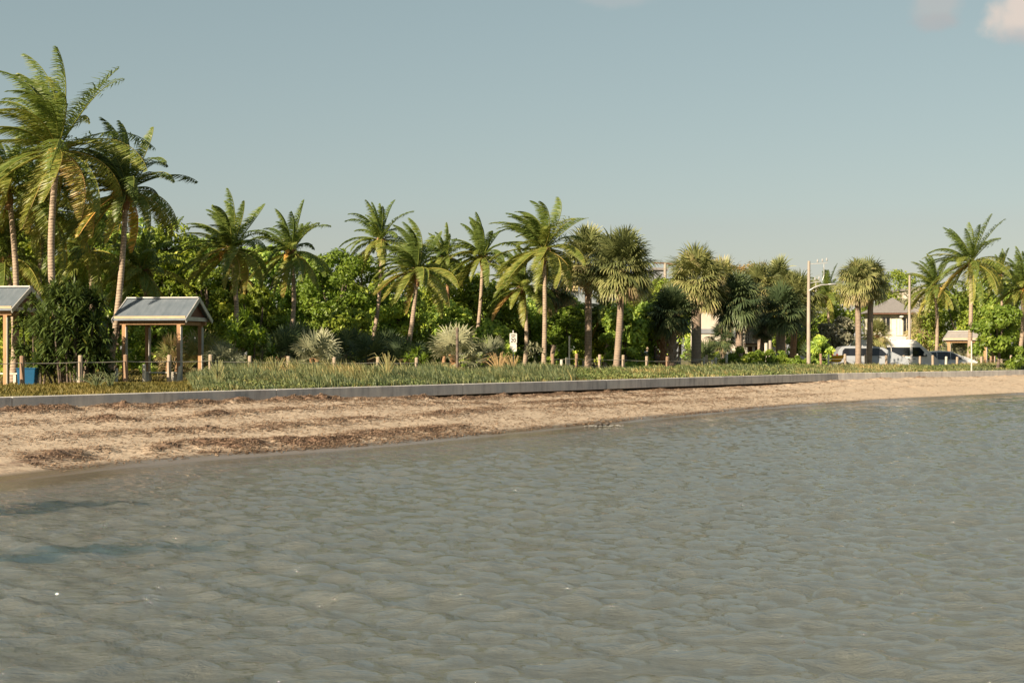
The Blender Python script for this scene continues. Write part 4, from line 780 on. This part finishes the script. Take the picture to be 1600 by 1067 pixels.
L1 = [q for q in tops if q[0] < 700]; L2 = [q for q in tops if 850 < q[0] < 1110]; L3 = [q for q in tops if q[0] > 1270]
rope_run(L1, .25, 'slack pale rope strung through the left fence posts', rad=.016)
rope_run(L2, .26, 'upper rope of the middle fence run, before the tall palm trunks'); rope_run(L2, .62, 'lower rope of the middle fence run, before the tall palm trunks')
rope_run([q for q in L3 if q[0] > 1500], .30, 'rope of the right fence run beside the far shelter'); rope_run([q for q in L3 if q[0] < 1330], .32, 'short rope right of the lamp pole foot')
BOLL = [(225.5, 569, 55, 'tall white bollard right of the near shelter left leg'), (277, 572, 56.5, 'white bollard leaning left of the near shelter right leg'), (122.5, 567, 53.5, 'white bollard behind the fence post at the screw pine'), (181, 575, 56, 'small white bollard behind screw pine and shelter'),
    (877, 562, 76, 'short white bollard left of the thin sign pole'), (886, 558.5, 77, 'taller white bollard touching the thin sign pole'), (911.5, 562.5, 84, 'white bollard left of the first big palm trunk'), (944.5, 563, 86, 'white bollard beneath the leaning small trunk'),
    (1003, 561, 88, 'white bollard left of the dark parked car'), (1032.5, 561.5, 88, 'white bollard left of the reddish post'), (1046, 558.5, 88, 'white bollard right of the reddish post'), (1061.5, 558, 89, 'white bollard behind the squat dark palm trunk'), (1082, 559, 92, 'white bollard in shade by the large cabbage trunk'),
    (1100, 558, 89, 'white bollard left of the last middle fence post'), (1112.5, 562, 88, 'short white bollard right of the last middle fence post'), (1118.5, 558, 89, 'white bollard at the start of the bright shrubs'), (1135, 554, 90, 'white bollard half sunk in the bright shrubs'), (966, 566, 92, 'tiny white bollard far behind the fence')]
bt = []
for px, yt, Y, lab in BOLL: bt.append((px, post(px, yt, Y, lab, w=.085 if Y > 60 else .075, m_='white_post', name='bollard', cat='bollard', group='white bollards behind the fence', lean=.12 if 'leaning' in lab else random.uniform(-.02, .02))))
mid = [q for q in bt if q[0] > 870 and 80 < q[1][1] < 91]; mid.sort(key=lambda q: q[0]); rope_run(mid, .12, 'pale cable linking the white bollards', sagk=.02, rad=.02, group=None, name='bollard_cable')
# stakes
for px, yt, Y, w, m_, lab in ((714.5, 512, 66, .10, 'bark', 'thick grey stake standing in the large silvery palmetto'), (889.5, 525, 77, .07, 'white_post', 'thin pale pole left of the reddish post, grey plate at its top'), (1518, 533, 88, .065, 'white_post', 'slim white stake in front of the far shelter corner'),
                        (1197, 536, 92, .16, 'white_post', 'pale column stake before the brown bracket'), (1203.5, 532, 92, .15, 'pole', 'second pale column stake under the cream house overhang'), (1246, 553, 90, .07, 'white_post', 'leaning white stake by the orange palm trunk'), (1294.5, 554, 90, .09, 'galv', 'grey-green leaning stake right of the reddish post')):
    post(px, yt, Y, lab, w=w/2*1.4, m_=m_, name='stake', cat='stake', group='stakes on the verge')
# ------------------------------------------------------------------ picnic shelters
def shelter(cx, cy, rz, Ls, Ws, eave, rise, label, over=.32, legs=((-1, -1), (1, -1), (1, 1), (-1, 1)), roofm='roofm', pw=.17):
    z0 = lz(cx, cy)-.03; t_ = empty('picnic_shelter', (cx, cy, z0), rz); tag(t_, label, 'shelter')
    l, w = Ls/2, Ws/2; 
    for sx, sy in legs:
        mb = MB(); x_, y_ = sx*(l-.30), sy*(w-.20); mb.box((x_, y_, eave/2-.08), (pw, pw, eave-.16)); mb.build('post', G['timber'], t_, bevel=.01)
        mb = MB(); mb.box((x_+pw*.5+.012, y_-.02, eave/2-.1), (.02, pw+.02, eave-.3)); mb.build('post_trim', G['trim'], t_)
    mb = MB()
    for sy in (-1, 1): mb.box((0, sy*(w-.20), eave-.08+.005), (Ls-.1, .10, .17))
    for sx in (-1, 1): mb.box((sx*(l-.30), 0, eave-.10), (.10, Ws-.52, .15))
    mb.build('beam', G['timber'], t_, bevel=.008)
    for sy in (-1, 1): mb = MB(); mb.box((0, sy*(w+.03), eave+.09), (Ls+.10, .045, .19)); mb.build('fascia', G['timber_pale'], t_)
    # roof slopes
    ang = math.atan2(rise, w); sl = math.hypot(w+.1, rise*(w+.1)/w)
    for sy in (-1, 1):
        mb = MB(); A = (0, 0, eave+rise+.12); n = 14
        V = []; F_ = []
        y1 = sy*(w+.10); z1 = eave+.12-rise*.10/w; xs = np.linspace(-l-.08, l+.08, n*3+1)
        for k, xx in enumerate(xs):
            rb = .006 if k % 3 == 0 else 0
            V += [(xx, 0, eave+rise+.12+rb), (xx, y1, z1+rb), (xx, y1, z1-.05), (xx, 0, eave+rise+.05)]
        for k in range(len(xs)-1):
            for q in range(4): F_.append([k*4+q, k*4+(q+1) % 4, k*4+4+(q+1) % 4, k*4+4+q])
        F_ += [[0, 1, 2, 3], [len(V)-1, len(V)-2, len(V)-3, len(V)-4]]; mb.faces_poly(V, F_); mb.build('roof_panel', G[roofm], t_)
    mb = MB(); mb.box((0, 0, eave+rise+.135), (Ls+.2, .22, .05)); mb.build('ridge_cap', G['trim'], t_, bevel=.01)
    for sx in (-1, 1):
        mb = MB(); x_ = sx*(l+.10)
        for sy in (-1, 1): mb.bar((x_, 0, eave+rise+.06), (x_, sy*(w+.12), eave+.06-rise*.12/w), .045, .17)
        mb.build('verge_board', G['trim'], t_)
        mb = MB(); x_ = sx*(l-.12); mb.faces_poly([(x_-.02, -w+.1, eave+.10), (x_-.02, w-.1, eave+.10), (x_-.02, 0, eave+rise), (x_+.02, -w+.1, eave+.10), (x_+.02, w-.1, eave+.10), (x_+.02, 0, eave+rise)], [[0, 1, 2], [5, 4, 3], [0, 3, 4, 1], [1, 4, 5, 2], [2, 5, 3, 0]])
        mb.build('gable_panel', G['brown_trim'], t_)
        mb = MB(); mb.box((x_+sx*.06, 0, eave+.08), (.05, Ws-.1, .16)); mb.build('tie_beam', G['trim'], t_)
    return t_
G['roofm'] = plain('grey_blue_sheet_roof', (.17, .20, .23), (.12, .15, .175), 2.5, .5, .1, stretch=(1.5, .5, 1)); G['roof_pale'] = plain('pale_sheet_roof', (.36, .33, .30), (.28, .26, .24), 2.5, .55, stretch=(1.5, .5, 1))
shelter((255-800)*59.0/F, 59.0, R(-9), 2.95, 2.7, 2.58, .84, 'near picnic shelter with grey-blue gable roof, right of the dark screw pine')
shelter((-10-800)*56.5/F, 56.5, R(-9), 3.0, 2.85, 2.90, .86, 'picnic shelter cut by the left edge, blue bin beside its leg')
shelter((1518-800)*108.0/F, 108.0, R(-34), 3.3, 2.6, 2.5, .60, 'far picnic shelter with pale roof half under the bright sea grape', roofm='roof_pale', pw=.22)
# slab, bench and table inside the near shelters
for cx, cy, lab in (((252-800)*59.2/F, 59.2, 'grey concrete picnic bench inside the near shelter'), ((5-800)*56.8/F, 56.8, 'grey picnic bench inside the left shelter')):
    z0 = lz(cx, cy); t_ = empty('bench', (cx, cy, z0), R(-9)); tag(t_, lab, 'bench'); mb = MB(); mb.box((0, 0, .42), (1.5, .32, .06)); mb.build('seat', G['white_post'], t_, bevel=.01)
    for sx in (-1, 1): mb = MB(); mb.box((sx*.55, 0, .19), (.12, .26, .39)); mb.build('leg', G['white_post'], t_, bevel=.01)
# blue bin
x_ = (43.5-800)*53.2/F; t_ = empty('waste_bin', (x_, 53.2, lz(x_, 53.2)), R(6)); t_.scale = (1.45, 1.2, .82); tag(t_, 'bright blue waste bin behind the reddish fence post at the left shelter', 'bin')
mb = MB(); mb.faces_poly([(-.20, -.24, 0), (.20, -.24, 0), (.20, .24, 0), (-.20, .24, 0), (-.235, -.28, .78), (.235, -.28, .78), (.235, .28, .78), (-.235, .28, .78)], [[0, 3, 2, 1], [4, 5, 6, 7], [0, 1, 5, 4], [1, 2, 6, 5], [2, 3, 7, 6], [3, 0, 4, 7]]); mb.build('body', G['blue'], t_, bevel=.02)
mb = MB(); mb.box((0, .0, .815), (.50, .60, .06)); mb.build('lid', G['blue'], t_, bevel=.02)
# ------------------------------------------------------------------ speed limit sign
Y = 71.0; sx = (802-800)*Y/F; z0 = lz(sx, Y); t_ = empty('speed_limit_sign', (sx, Y, z0), R(4)); tag(t_, 'white SPEED LIMIT 20 sign with a second plate below, among shrubs', 'road sign')
ztop = CAM_Z-(520-HZ)*Y/F-z0
mb = MB(); mb.tube([(0, .04, 0), (0, .04, ztop+.12)], .032, 8); mb.build('pole', G['galv'], t_)
W_, H_ = .33, .46
def rounded(mb, w, h, y0, th, zc):
    pts = []; r_ = .04
    for cx, cz, a0 in ((w/2-r_, h/2-r_, 0), (-w/2+r_, h/2-r_, 90), (-w/2+r_, -h/2+r_, 180), (w/2-r_, -h/2+r_, 270)):
        for k in range(5): a_ = R(a0+k*22.5); pts.append((cx+r_*math.cos(a_), zc+cz+r_*math.sin(a_)))
    n = len(pts); V = [(a, y0, b) for a, b in pts]+[(a, y0+th, b) for a, b in pts]; mb.faces_poly(V, [list(range(n)), list(range(2*n-1, n-1, -1))]+[[i, i+n, (i+1) % n+n, (i+1) % n] for i in range(n)])
zc = ztop-.27
mb = MB(); rounded(mb, .36, .50, 0, .008, zc); fp = mb.build('sign_plate', G['sign_white'], t_)
def text(s_, size, x, z, parent, y=-.004, name='lettering'):
    cu = bpy.data.curves.new(name, 'FONT'); cu.body = s_; cu.size = size; cu.extrude = .002; cu.align_x = 'CENTER'; cu.align_y = 'CENTER'; cu.offset = size*.022
    o = bpy.data.objects.new(name, cu); C.objects.link(o); o.rotation_euler = (R(90), 0, 0); o.location = (x, y, z); cu.materials.append(G['sign_black']); bpy.context.view_layer.update(); me = bpy.data.meshes.new_from_object(o); me.name = name; mo = bpy.data.objects.new(name, me); C.objects.link(mo); mo.location = o.location; mo.rotation_euler = o.rotation_euler; mo.parent = parent; bpy.data.objects.remove(o); return mo
text('SPEED', .095, 0, zc+.165, fp); text('LIMIT', .095, 0, zc+.07, fp); text('20', .27, 0, zc-.11, fp)
mb = MB(); rounded(mb, .34, .40, 0, .008, zc-.47); mb.build('lower_plate', G['sign_white'], t_)
# sign plate seen from behind on the thin pale pole
x_ = (887-800)*75.2/F; z_ = CAM_Z-(529-HZ)*75.2/F
# ------------------------------------------------------------------ utility poles
def utility(px, ytop, Y, w, label, arm=None, cross=False):
    x = (px-800)*Y/F; z0 = lz(x, Y)-.1; H = CAM_Z-(ytop-HZ)*Y/F-z0; t_ = empty('utility_pole', (x, Y, z0)); tag(t_, label, 'utility pole')
    mb = MB(); mb.tube([(0, 0, 0), (0, 0, H*.5), (.02, 0, H)], [w*.62, w*.55, w*.42], 12); mb.build('pole', G['pole'], t_, smooth=True)
    if cross:
        mb = MB(); mb.bar((.1, 0, H-.18), (1.15, 0, H-.12), .05, .05); mb.bar((.1, 0, H-1.35), (.7, 0, H-1.25), .05, .05); mb.tube([(.95, 0, H-.15), (.95, 0, H-.9), (.85, 0, H-1.2)], .02, 5); mb.tube([(.45, 0, H-1.25), (.45, 0, H-1.9)], .02, 5); mb.build('bracket', G['galv'], t_)
        mb = MB()
        for xx, zz in ((.55, H-.10), (.85, H-.06), (1.12, H-.02), (.4, H-1.2), (.65, H-1.15)): mb.tube([(xx, 0, zz), (xx, 0, zz+.08), (xx, 0, zz+.22)], [.035, .06, .03], 7)
        mb.build('insulators', G['galv'], t_)
    if arm:
        z1, ln, up = arm; mb = MB(); mb.tube([(0, -.1, z1), (ln*.3, -.15, z1+up*.6), (ln*.65, -.2, z1+up*.95), (ln, -.22, z1+up)], [.05, .045, .04, .035], 8); ar = mb.build('lamp_arm', G['galv'], t_, smooth=True)
        mb = MB(); mb.ball((ln+.25, -.22, z1+up+.02), (.30, .12, .06), 12, 8); mb.build('lamp_head', G['galv'], ar, smooth=True)
    return t_
utility(1263.5, 408, 88, .20, 'pale concrete utility pole with curved street lamp arm, left of the silver-leaved tree', arm=(CAM_Z-(466-HZ)*88/F-.7, 1.15, .38), cross=True)
utility(1421, 430, 110, .20, 'plain pale utility pole in front of the grey-roofed house')
utility(1039, 411, 125, .30, 'distant pale pole topped by a dark crossbar above the palms')
o = [q for q in C.objects if q.name.startswith('utility_pole')][-1]; mb = MB(); zt = CAM_Z-(411-HZ)*125/F-o.location.z; mb.bar((-1.1, 0, zt+.0), (.1, 0, zt-.02), .16, .12); mb.bar((.1, 0, zt-.03), (1.15, 0, zt-.17), .16, .12); mb.build('crossbar', G['brown_trim'], o)
# ------------------------------------------------------------------ houses
def wbox(mb, x0, x1, y0, y1, z0, z1, col=.5): mb.box(((x0+x1)/2, (y0+y1)/2, (z0+z1)/2), (x1-x0, y1-y0, z1-z0), col=col)
def window(t_, x, z, w, h, y=-.0, name='window', fr='white_post', gl='glass'):
    mb = MB()
    for a in ((x-w/2, x+w/2, z+h/2, z+h/2+.07), (x-w/2, x+w/2, z-h/2-.09, z-h/2), (x-w/2-.07, x-w/2, z-h/2-.09, z+h/2+.07), (x+w/2, x+w/2+.07, z-h/2-.09, z+h/2+.07)): wbox(mb, a[0], a[1], y-.06, y, a[2], a[3])
    f = mb.build(name, G[fr], t_); mb = MB(); wbox(mb, x-w/2+.002, x+w/2-.002, y-.025, y-.004, z-h/2+.002, z+h/2-.002); mb.build('pane', G[gl], f)
    mb = MB(); wbox(mb, x-.02, x+.02, y-.05, y-.027, z-h/2+.004, z+h/2-.004); mb.build('mullion', G[fr], f)
# grey-roofed house
Y = 124.0; s_ = Y/F; hx = (1392-800)*s_; hz = lz(hx, Y)-.1; t_ = empty('house', (hx, Y, hz), R(-6)); t_.scale = (1.2, 1, 1); tag(t_, 'two-storey white house with grey pyramid roof behind the white van', 'house')
zE = CAM_Z-(489-HZ)*s_-hz; zA = CAM_Z-(463.5-HZ)*s_-hz
mb = MB(); wbox(mb, -1.35, 1.45, 0, 4.4, 2.5, zE); wbox(mb, -1.1, .9, .5, 4, 0, 2.5); mb.build('wall', G['white_wall'], t_)
mb = MB(); wbox(mb, 1.46, 2.6, 1.4, 4.2, 1.2, zE-.1); mb.build('side_wing', G['shade_grey'], t_)
mb = MB(); e = .45; x0, x1, y0, y1 = -1.8, 1.72, -.7, 4.9; xm, ym = .42, 2.2
mb.faces_poly([(x0, y0, zE), (x1, y0, zE), (x1, y1, zE), (x0, y1, zE), (xm, ym, zA)], [[0, 1, 4], [1, 2, 4], [2, 3, 4], [3, 0, 4], [3, 2, 1, 0]]); rf = mb.build('roof', G['slate'], t_)
mb = MB(); mb.faces_poly([(1.2, 1.3, zE-.1), (2.95, 1.0, zE-.05), (2.95, 4.4, zE-.05), (1.0, 4.4, zE+.1), (1.5, 2.6, zE+.75)], [[0, 1, 4], [1, 2, 4], [2, 3, 4], [3, 0, 4], [3, 2, 1, 0]]); mb.build('wing_roof', G['slate'], t_)
mb = MB(); wbox(mb, x0+.05, x1-.05, y0+.03, y0+.09, zE-.12, zE-.003); mb.build('fascia', G['brown_trim'], t_)
window(t_, -.35, zE-1.0, .55, 1.2); window(t_, .62, zE-1.15, .42, 1.5, fr='white_post', gl='white_wall'); window(t_, 1.1, zE-1.15, .42, 1.5, gl='glass')
mb = MB(); wbox(mb, -.5, 1.5, -1.0, -.02, 2.35, 2.5); dk = mb.build('balcony', G['white_wall'], t_); mb = MB(); wbox(mb, -.5, 1.5, -1.0, -.93, 2.52, 2.95); mb.build('balustrade', G['white_wall'], dk)
for k, xx in enumerate((-.4, 1.4)): mb = MB(); wbox(mb, xx-.08, xx+.08, -.95, -.80, 0, 2.34); mb.build('column', G['white_wall'], t_)
mb = MB(); mb.ball((.72, -.35, zE-.33), (.17, .17, .12), 10, 7); mb.build('porch_lamp', G['clear_lamp'], t_)
# cream house with balcony
Y = 108.0; s_ = Y/F; hx = (1160-800)*s_; hz = lz(hx, Y)-.1; t_ = empty('house', (hx, Y, hz), R(0)); tag(t_, 'cream two-storey house with railed balcony behind the dark cabbage palms', 'house')
X = lambda p: (p-1160)*s_
Zp = lambda p: CAM_Z-(p-HZ)*s_-hz
mb = MB(); wbox(mb, X(1162), X(1206), 0, 5, Zp(537.5), Zp(492)); wbox(mb, X(1092), X(1162), -.8, 5, Zp(548), Zp(478)); mb.build('wall', G['cream'], t_)
mb = MB(); wbox(mb, X(1090), X(1125), -.9, -.81, Zp(521), Zp(514)); wbox(mb, X(1140), X(1151), -.95, -.81, Zp(535), Zp(516)); mb.build('wall_panel', G['shade_grey'], t_)
mb = MB(); wbox(mb, X(1131), X(1140), -.9, -.803, Zp(527), Zp(497)); mb.build('orange_panel', G['timber'], t_)
mb = MB(); wbox(mb, X(1160), X(1202), -1.5, -.003, Zp(539), Zp(536.5)); sl = mb.build('balcony', G['brown_trim'], t_)
mb = MB(); wbox(mb, X(1160), X(1202), -1.55, -1.48, Zp(541.5), Zp(539.1)); mb.build('edge_board', G['timber_pale'], sl)
mb = MB()
for zz in (521, 526, 531): wbox(mb, X(1160), X(1200), -1.46, -1.42, Zp(zz+.4), Zp(zz-.2))
for k in range(13): xx = X(1160+k*3.3); wbox(mb, xx-.015, xx+.015, -1.40, -1.37, Zp(536.4), Zp(520.6))
mb.build('railing', G['galv'], sl)
mb = MB(); wbox(mb, X(1163), X(1199), 1.0, 1.1, Zp(560), Zp(540)); mb.build('garage_door', G['brown_trim'], t_)
for px in (1162, 1173, 1183, 1194, 1204): mb = MB(); xx = X(px); wbox(mb, xx-.09, xx+.09, -1.4, -1.22, 0, Zp(542)); mb.build('column', G['white_wall'], t_)
window(t_, X(1166), Zp(517), .45, 1.5, gl='glass'); window(t_, X(1187), Zp(509), .8, .9, gl='glass')
mb = MB(); wbox(mb, X(1088), X(1210), -1.2, 5.3, Zp(477.5), Zp(474)); mb.build('roof', G['slate'], t_)
mb = MB(); mb.bar((X(1199), -1.3, Zp(527)), (X(1207), -1.3, Zp(519)), .12, .12); mb.build('bracket', G['brown_trim'], t_)
# far buildings that peep over the trees
for px, yt, yb, w, Y, lab, wm in ((1031, 417, 470, 20, 150, 'pale hazy building roof peeping over the trees beside the distant pole', 'shade_grey'), (1417, 450, 480, 10, 150, 'small cream box-like building top left of the plain utility pole', 'cream'), (1446, 456, 480, 26, 150, 'flat white-edged roof right of the plain utility pole', 'shade_grey')):
    s_ = Y/F; hx = (px-800)*s_; hz = lz(hx, Y)-.2; t_ = empty('building', (hx, Y, hz)); tag(t_, lab, 'building'); H = CAM_Z-(yt-HZ)*s_-hz; W_ = w*s_/2
    mb = MB(); wbox(mb, -W_, W_, 0, 5, 0, H-.35); mb.build('wall', G[wm], t_); mb = MB(); wbox(mb, -W_-.2, W_+.2, -.25, 5.3, H-.345, H-.1); mb.build('roof', G['slate'], t_)
# ------------------------------------------------------------------ vehicles (built along +x, nose to +x)
def vehicle(name, label, cat, prof_, belt, Wd, paint, wins, wheels, loc, rz, lamps=(), roof_in=.16, wr=.33, extras=True, handle=(), wind=None, group=None):
    t_ = empty(name, loc, rz); tag(t_, label, cat, group); top = max(p[1] for p in prof_)
    hw = lambda z: Wd/2-.03*(z < .35)-max(0, z-belt)/(top-belt)*roof_in
    # body: arches cut into the sill line
    pts = [p for p in prof_]; low = []
    for cx in sorted(wheels, reverse=True): low += [(cx+(wr+.07)*math.cos(a_), wr+(wr+.07)*math.sin(a_)) for a_ in np.linspace(R(-12), R(192), 12)]
    ring = pts+[(max(p[0] for p in prof_)-.05, .26)]+[(a, max(b, .26)) for a, b in low]+[(min(p[0] for p in prof_)+.05, .26)]
    bm = bmesh.new(); L_ = [bm.verts.new((a, -hw(b), b)) for a, b in ring]; R_ = [bm.verts.new((a, hw(b), b)) for a, b in ring]; n = len(ring)
    for i in range(n): bm.faces.new((L_[i], L_[(i+1) % n], R_[(i+1) % n], R_[i]))
    f1 = bm.faces.new(L_[::-1]); f2 = bm.faces.new(R_); bmesh.ops.triangulate(bm, faces=[f1, f2], ngon_method='EAR_CLIP'); bmesh.ops.recalc_face_normals(bm, faces=bm.faces)
    me = bpy.data.meshes.new('body'); bm.to_mesh(me); bm.free(); me.polygons.foreach_set('use_smooth', np.zeros(len(me.polygons), bool)); me.materials.append(G[paint]); me.attributes.new('c', 'FLOAT', 'POINT'); o = link('body', me, t_); b = o.modifiers.new('bevel', 'BEVEL'); b.width = .05; b.segments = 3; b.limit_method = 'ANGLE'; b.angle_limit = R(50)
    for side in (-1, 1):
        for poly in wins:
            mb = MB(); m_ = len(poly); V = [(a, side*(hw(b_)+.008), b_) for a, b_ in poly]+[(a, side*(hw(b_)-.02), b_) for a, b_ in poly]
            mb.faces_poly(V, [list(range(m_)), list(range(2*m_-1, m_-1, -1))]+[[i, i+m_, (i+1) % m_+m_, (i+1) % m_] for i in range(m_)]); mb.build('side_window', G['glass'], t_)
        for a, b_ in handle: mb = MB(); mb.box((a, side*(hw(b_)+.02), b_), (.18, .04, .035)); mb.build('door_handle', G['black_plastic'], t_, bevel=.008)
        for cx in wheels:
            y_ = side*(Wd/2-.12); mb = MB(); q = [(cx+math.cos(a_)*wr, wr+math.sin(a_)*wr) for a_ in np.linspace(0, 2*np.pi, 20, endpoint=False)]; V = [(a, y_-.10, b2) for a, b2 in q]+[(a, y_+.10, b2) for a, b2 in q]; mb.faces_poly(V, [list(range(19, -1, -1)), list(range(20, 40))]+[[i, (i+1) % 20, (i+1) % 20+20, i+20] for i in range(20)]); w_ = mb.build('wheel', G['rubber'], t_, bevel=.02)
            mb = MB(); rr_ = wr*.62; q = [(cx+math.cos(a_)*rr_, wr+math.sin(a_)*rr_) for a_ in np.linspace(0, 2*np.pi, 16, endpoint=False)]; yy = y_+side*.10; V = [(a, yy-.01, b2) for a, b2 in q]+[(a, yy+.012, b2) for a, b2 in q]; mb.faces_poly(V, [list(range(15, -1, -1)), list(range(16, 32))]+[[i, (i+1) % 16, (i+1) % 16+16, i+16] for i in range(16)]); mb.build('rim', G['rim'], w_)
        if wind: mb = MB(); a, b_ = wind[2]; mb.box((a, side*(hw(b_)+.12), b_), (.12, .16, .22)); mb.build('wing_mirror', G[paint], t_, bevel=.03)
    if wind:
        (x0, z0), (x1, z1) = wind[0], wind[1]; d = Vector((x1-x0, 0, z1-z0)).normalized(); nn = Vector((-d.z, 0, d.x)); nn = nn if nn.x*(1 if x1 < x0 else 1) > 0 or nn.z > 0 else -nn
        mb = MB(); a, b2 = hw(z0)-.10, hw(z1)-.08; o_ = nn*.010; V = [(x0+o_.x, -a, z0+o_.z), (x0+o_.x, a, z0+o_.z), (x1+o_.x, b2, z1+o_.z), (x1+o_.x, -b2, z1+o_.z)]; V += [(v[0]-nn.x*.03, v[1], v[2]-nn.z*.03) for v in V]; mb.faces_poly(V, [[0, 1, 2, 3], [7, 6, 5, 4], [0, 4, 5, 1], [1, 5, 6, 2], [2, 6, 7, 3], [3, 7, 4, 0]]); mb.build('windscreen', G['glass'], t_)
    for a, b_, sx_, sz, m_ in lamps:
        for side in (-1, 1): mb = MB(); mb.box((a, side*(Wd/2-.16), b_), (sx_, .30, sz)); mb.build('headlight' if m_ == 'clear_lamp' else 'tail_light', G[m_], t_, bevel=.02)
    return t_
def vloc(px, Y, dz=.02): x = (px-800)*Y/F; return (x, Y, lz(x, Y)+dz)
# white high-roof van: nose at px 1458
vehicle('passenger_van', 'white high-roofed passenger van parked between silver minivan and pale car', 'van',
    [(-3.0, .5), (-2.98, 1.2), (-2.93, 2.35), (-2.80, 2.52), (1.15, 2.52), (1.45, 2.40), (1.75, 2.14), (2.35, 1.45), (2.78, 1.22), (2.95, 1.0), (3.0, .5)], 1.25, 2.0, 'white_car',
    [[(-2.75, 1.35), (-1.75, 1.35), (-1.75, 1.95), (-2.75, 1.95)], [(-1.65, 1.35), (-.45, 1.35), (-.45, 1.95), (-1.65, 1.95)], [(-.38, 1.35), (.92, 1.35), (.92, 1.95), (-.38, 1.95)], [(1.12, 1.30), (2.15, 1.30), (2.12, 1.42), (1.65, 1.95), (1.12, 1.95)]],
    (-1.95, 2.05), vloc(1397, 104), R(-3), ((2.80, .98, .18, .2, 'clear_lamp'), (-2.97, 1.1, .08, .5, 'red_lamp')), .14, .35, handle=((.80, 1.12), (1.24, 1.12)), wind=((2.33, 1.47), (1.77, 2.11), (1.95, 1.45)))
# silver minivan nearer, nose to the right
vehicle('minivan', 'silver-blue minivan standing behind the twin palm trunks, in front of the white van', 'car',
    [(-2.4, .5), (-2.42, .95), (-2.25, 1.45), (-2.05, 1.66), (-1.7, 1.72), (.3, 1.70), (.8, 1.58), (1.55, 1.12), (2.15, 1.0), (2.38, .82), (2.42, .5)], .98, 1.86, 'silver_car',
    [[(-2.05, 1.08), (-1.15, 1.08), (-1.15, 1.56), (-1.85, 1.56), (-2.0, 1.4)], [(-1.08, 1.08), (-.22, 1.08), (-.22, 1.56), (-1.08, 1.56)], [(-.15, 1.08), (1.05, 1.08), (.62, 1.50), (.35, 1.56), (-.15, 1.56)]],
    (-1.55, 1.5), vloc(1359, 97), R(-2), ((2.28, .78, .16, .14, 'clear_lamp'), (-2.36, 1.0, .08, .38, 'red_lamp')), .17, .33, handle=((-.45, .98), (.45, .98)), wind=((1.50, 1.16), (.84, 1.56), (1.0, 1.12)))
vehicle('parked_car', 'pale silver car with rounded roof right of the white van', 'car',
    [(-2.2, .5), (-2.2, .95), (-1.95, 1.32), (-1.5, 1.56), (-.6, 1.66), (.2, 1.62), (.75, 1.42), (1.30, 1.10), (1.95, .98), (2.2, .78), (2.25, .5)], .98, 1.82, 'pale_car',
    [[(-1.85, 1.04), (-.75, 1.04), (-.75, 1.55), (-1.4, 1.48), (-1.78, 1.26)], [(-.68, 1.04), (.22, 1.04), (.22, 1.52), (-.1, 1.56), (-.68, 1.56)], [(.29, 1.04), (1.12, 1.04), (.72, 1.34), (.45, 1.47), (.29, 1.51)]],
    (-1.4, 1.45), vloc(1476, 105), R(-5), ((2.12, .80, .16, .14, 'clear_lamp'), (-2.16, .95, .08, .2, 'red_lamp')), .2, .34, handle=((-.95, .95), (.05, .95)), wind=((1.26, 1.13), (.78, 1.40), (.75, 1.1)))
vehicle('parked_car', 'dark blue-grey car in deep shade behind the middle fence', 'car',
    [(-2.2, .5), (-2.2, .95), (-1.95, 1.32), (-1.5, 1.50), (-.6, 1.56), (.2, 1.52), (.75, 1.35), (1.30, 1.02), (1.95, .92), (2.2, .78), (2.25, .5)], .95, 1.8, 'blue_car',
    [[(-1.85, 1.0), (-.75, 1.0), (-.75, 1.45), (-1.4, 1.40), (-1.78, 1.2)], [(-.68, 1.0), (.9, 1.0), (.55, 1.3), (-.1, 1.46), (-.68, 1.46)]],
    (-1.4, 1.45), vloc(1009, 97, .15), R(20), ((2.12, .78, .16, .14, 'clear_lamp'),), .2, .34, wind=((1.26, 1.05), (.78, 1.33), (.75, 1.05)))
vehicle('parked_car', 'white car glimpsed behind the bright shrubs and the orange trunk', 'car',
    [(-2.2, .5), (-2.2, .95), (-1.95, 1.32), (-1.5, 1.46), (-.6, 1.52), (.2, 1.48), (.75, 1.32), (1.30, 1.02), (1.95, .92), (2.2, .78), (2.25, .5)], .95, 1.8, 'pale_car',
    [[(-1.85, 1.0), (-.75, 1.0), (-.75, 1.42), (-1.4, 1.38), (-1.78, 1.2)], [(-.68, 1.0), (.9, 1.0), (.55, 1.28), (-.1, 1.42), (-.68, 1.42)]],
    (-1.4, 1.45), vloc(1236, 101), R(-8), ((2.12, .78, .16, .14, 'clear_lamp'),), .2, .34, wind=((1.26, 1.05), (.78, 1.31), (.75, 1.05)))
# yellow wheelbarrow-like cart behind the minivan
Y = 95.; x_ = (1305-800)*Y/F; t_ = empty('wheelbarrow', (x_, Y, lz(x_, Y)), R(10)); tag(t_, 'yellow-trayed wheelbarrow behind the rear of the minivan', 'wheelbarrow')
mb = MB(); mb.faces_poly([(-.25, -.25, .72), (.3, -.25, .72), (.3, .25, .72), (-.25, .25, .72), (-.5, -.38, 1.12), (.55, -.38, 1.18), (.55, .38, 1.18), (-.5, .38, 1.12)], [[0, 3, 2, 1], [4, 5, 6, 7], [0, 1, 5, 4], [1, 2, 6, 5], [2, 3, 7, 6], [3, 0, 4, 7]]); mb.build('tray', G['yellow'], t_, bevel=.03)
for sy in (-.2, .2): mb = MB(); mb.tube([(-.9, sy*1.4, .75), (.2, sy, .70), (.65, sy*.4, .25)], .025, 6); mb.build('handle_bar', G['white_post'], t_); mb = MB(); mb.tube([(-.25, sy, .70), (-.3, sy, .0)], .03, 6); mb.build('leg', G['white_post'], t_)
mb = MB(); mb.tube([(.65, -.06, .2), (.65, .06, .2)], .2, 14); mb.build('wheel', G['rubber'], t_)
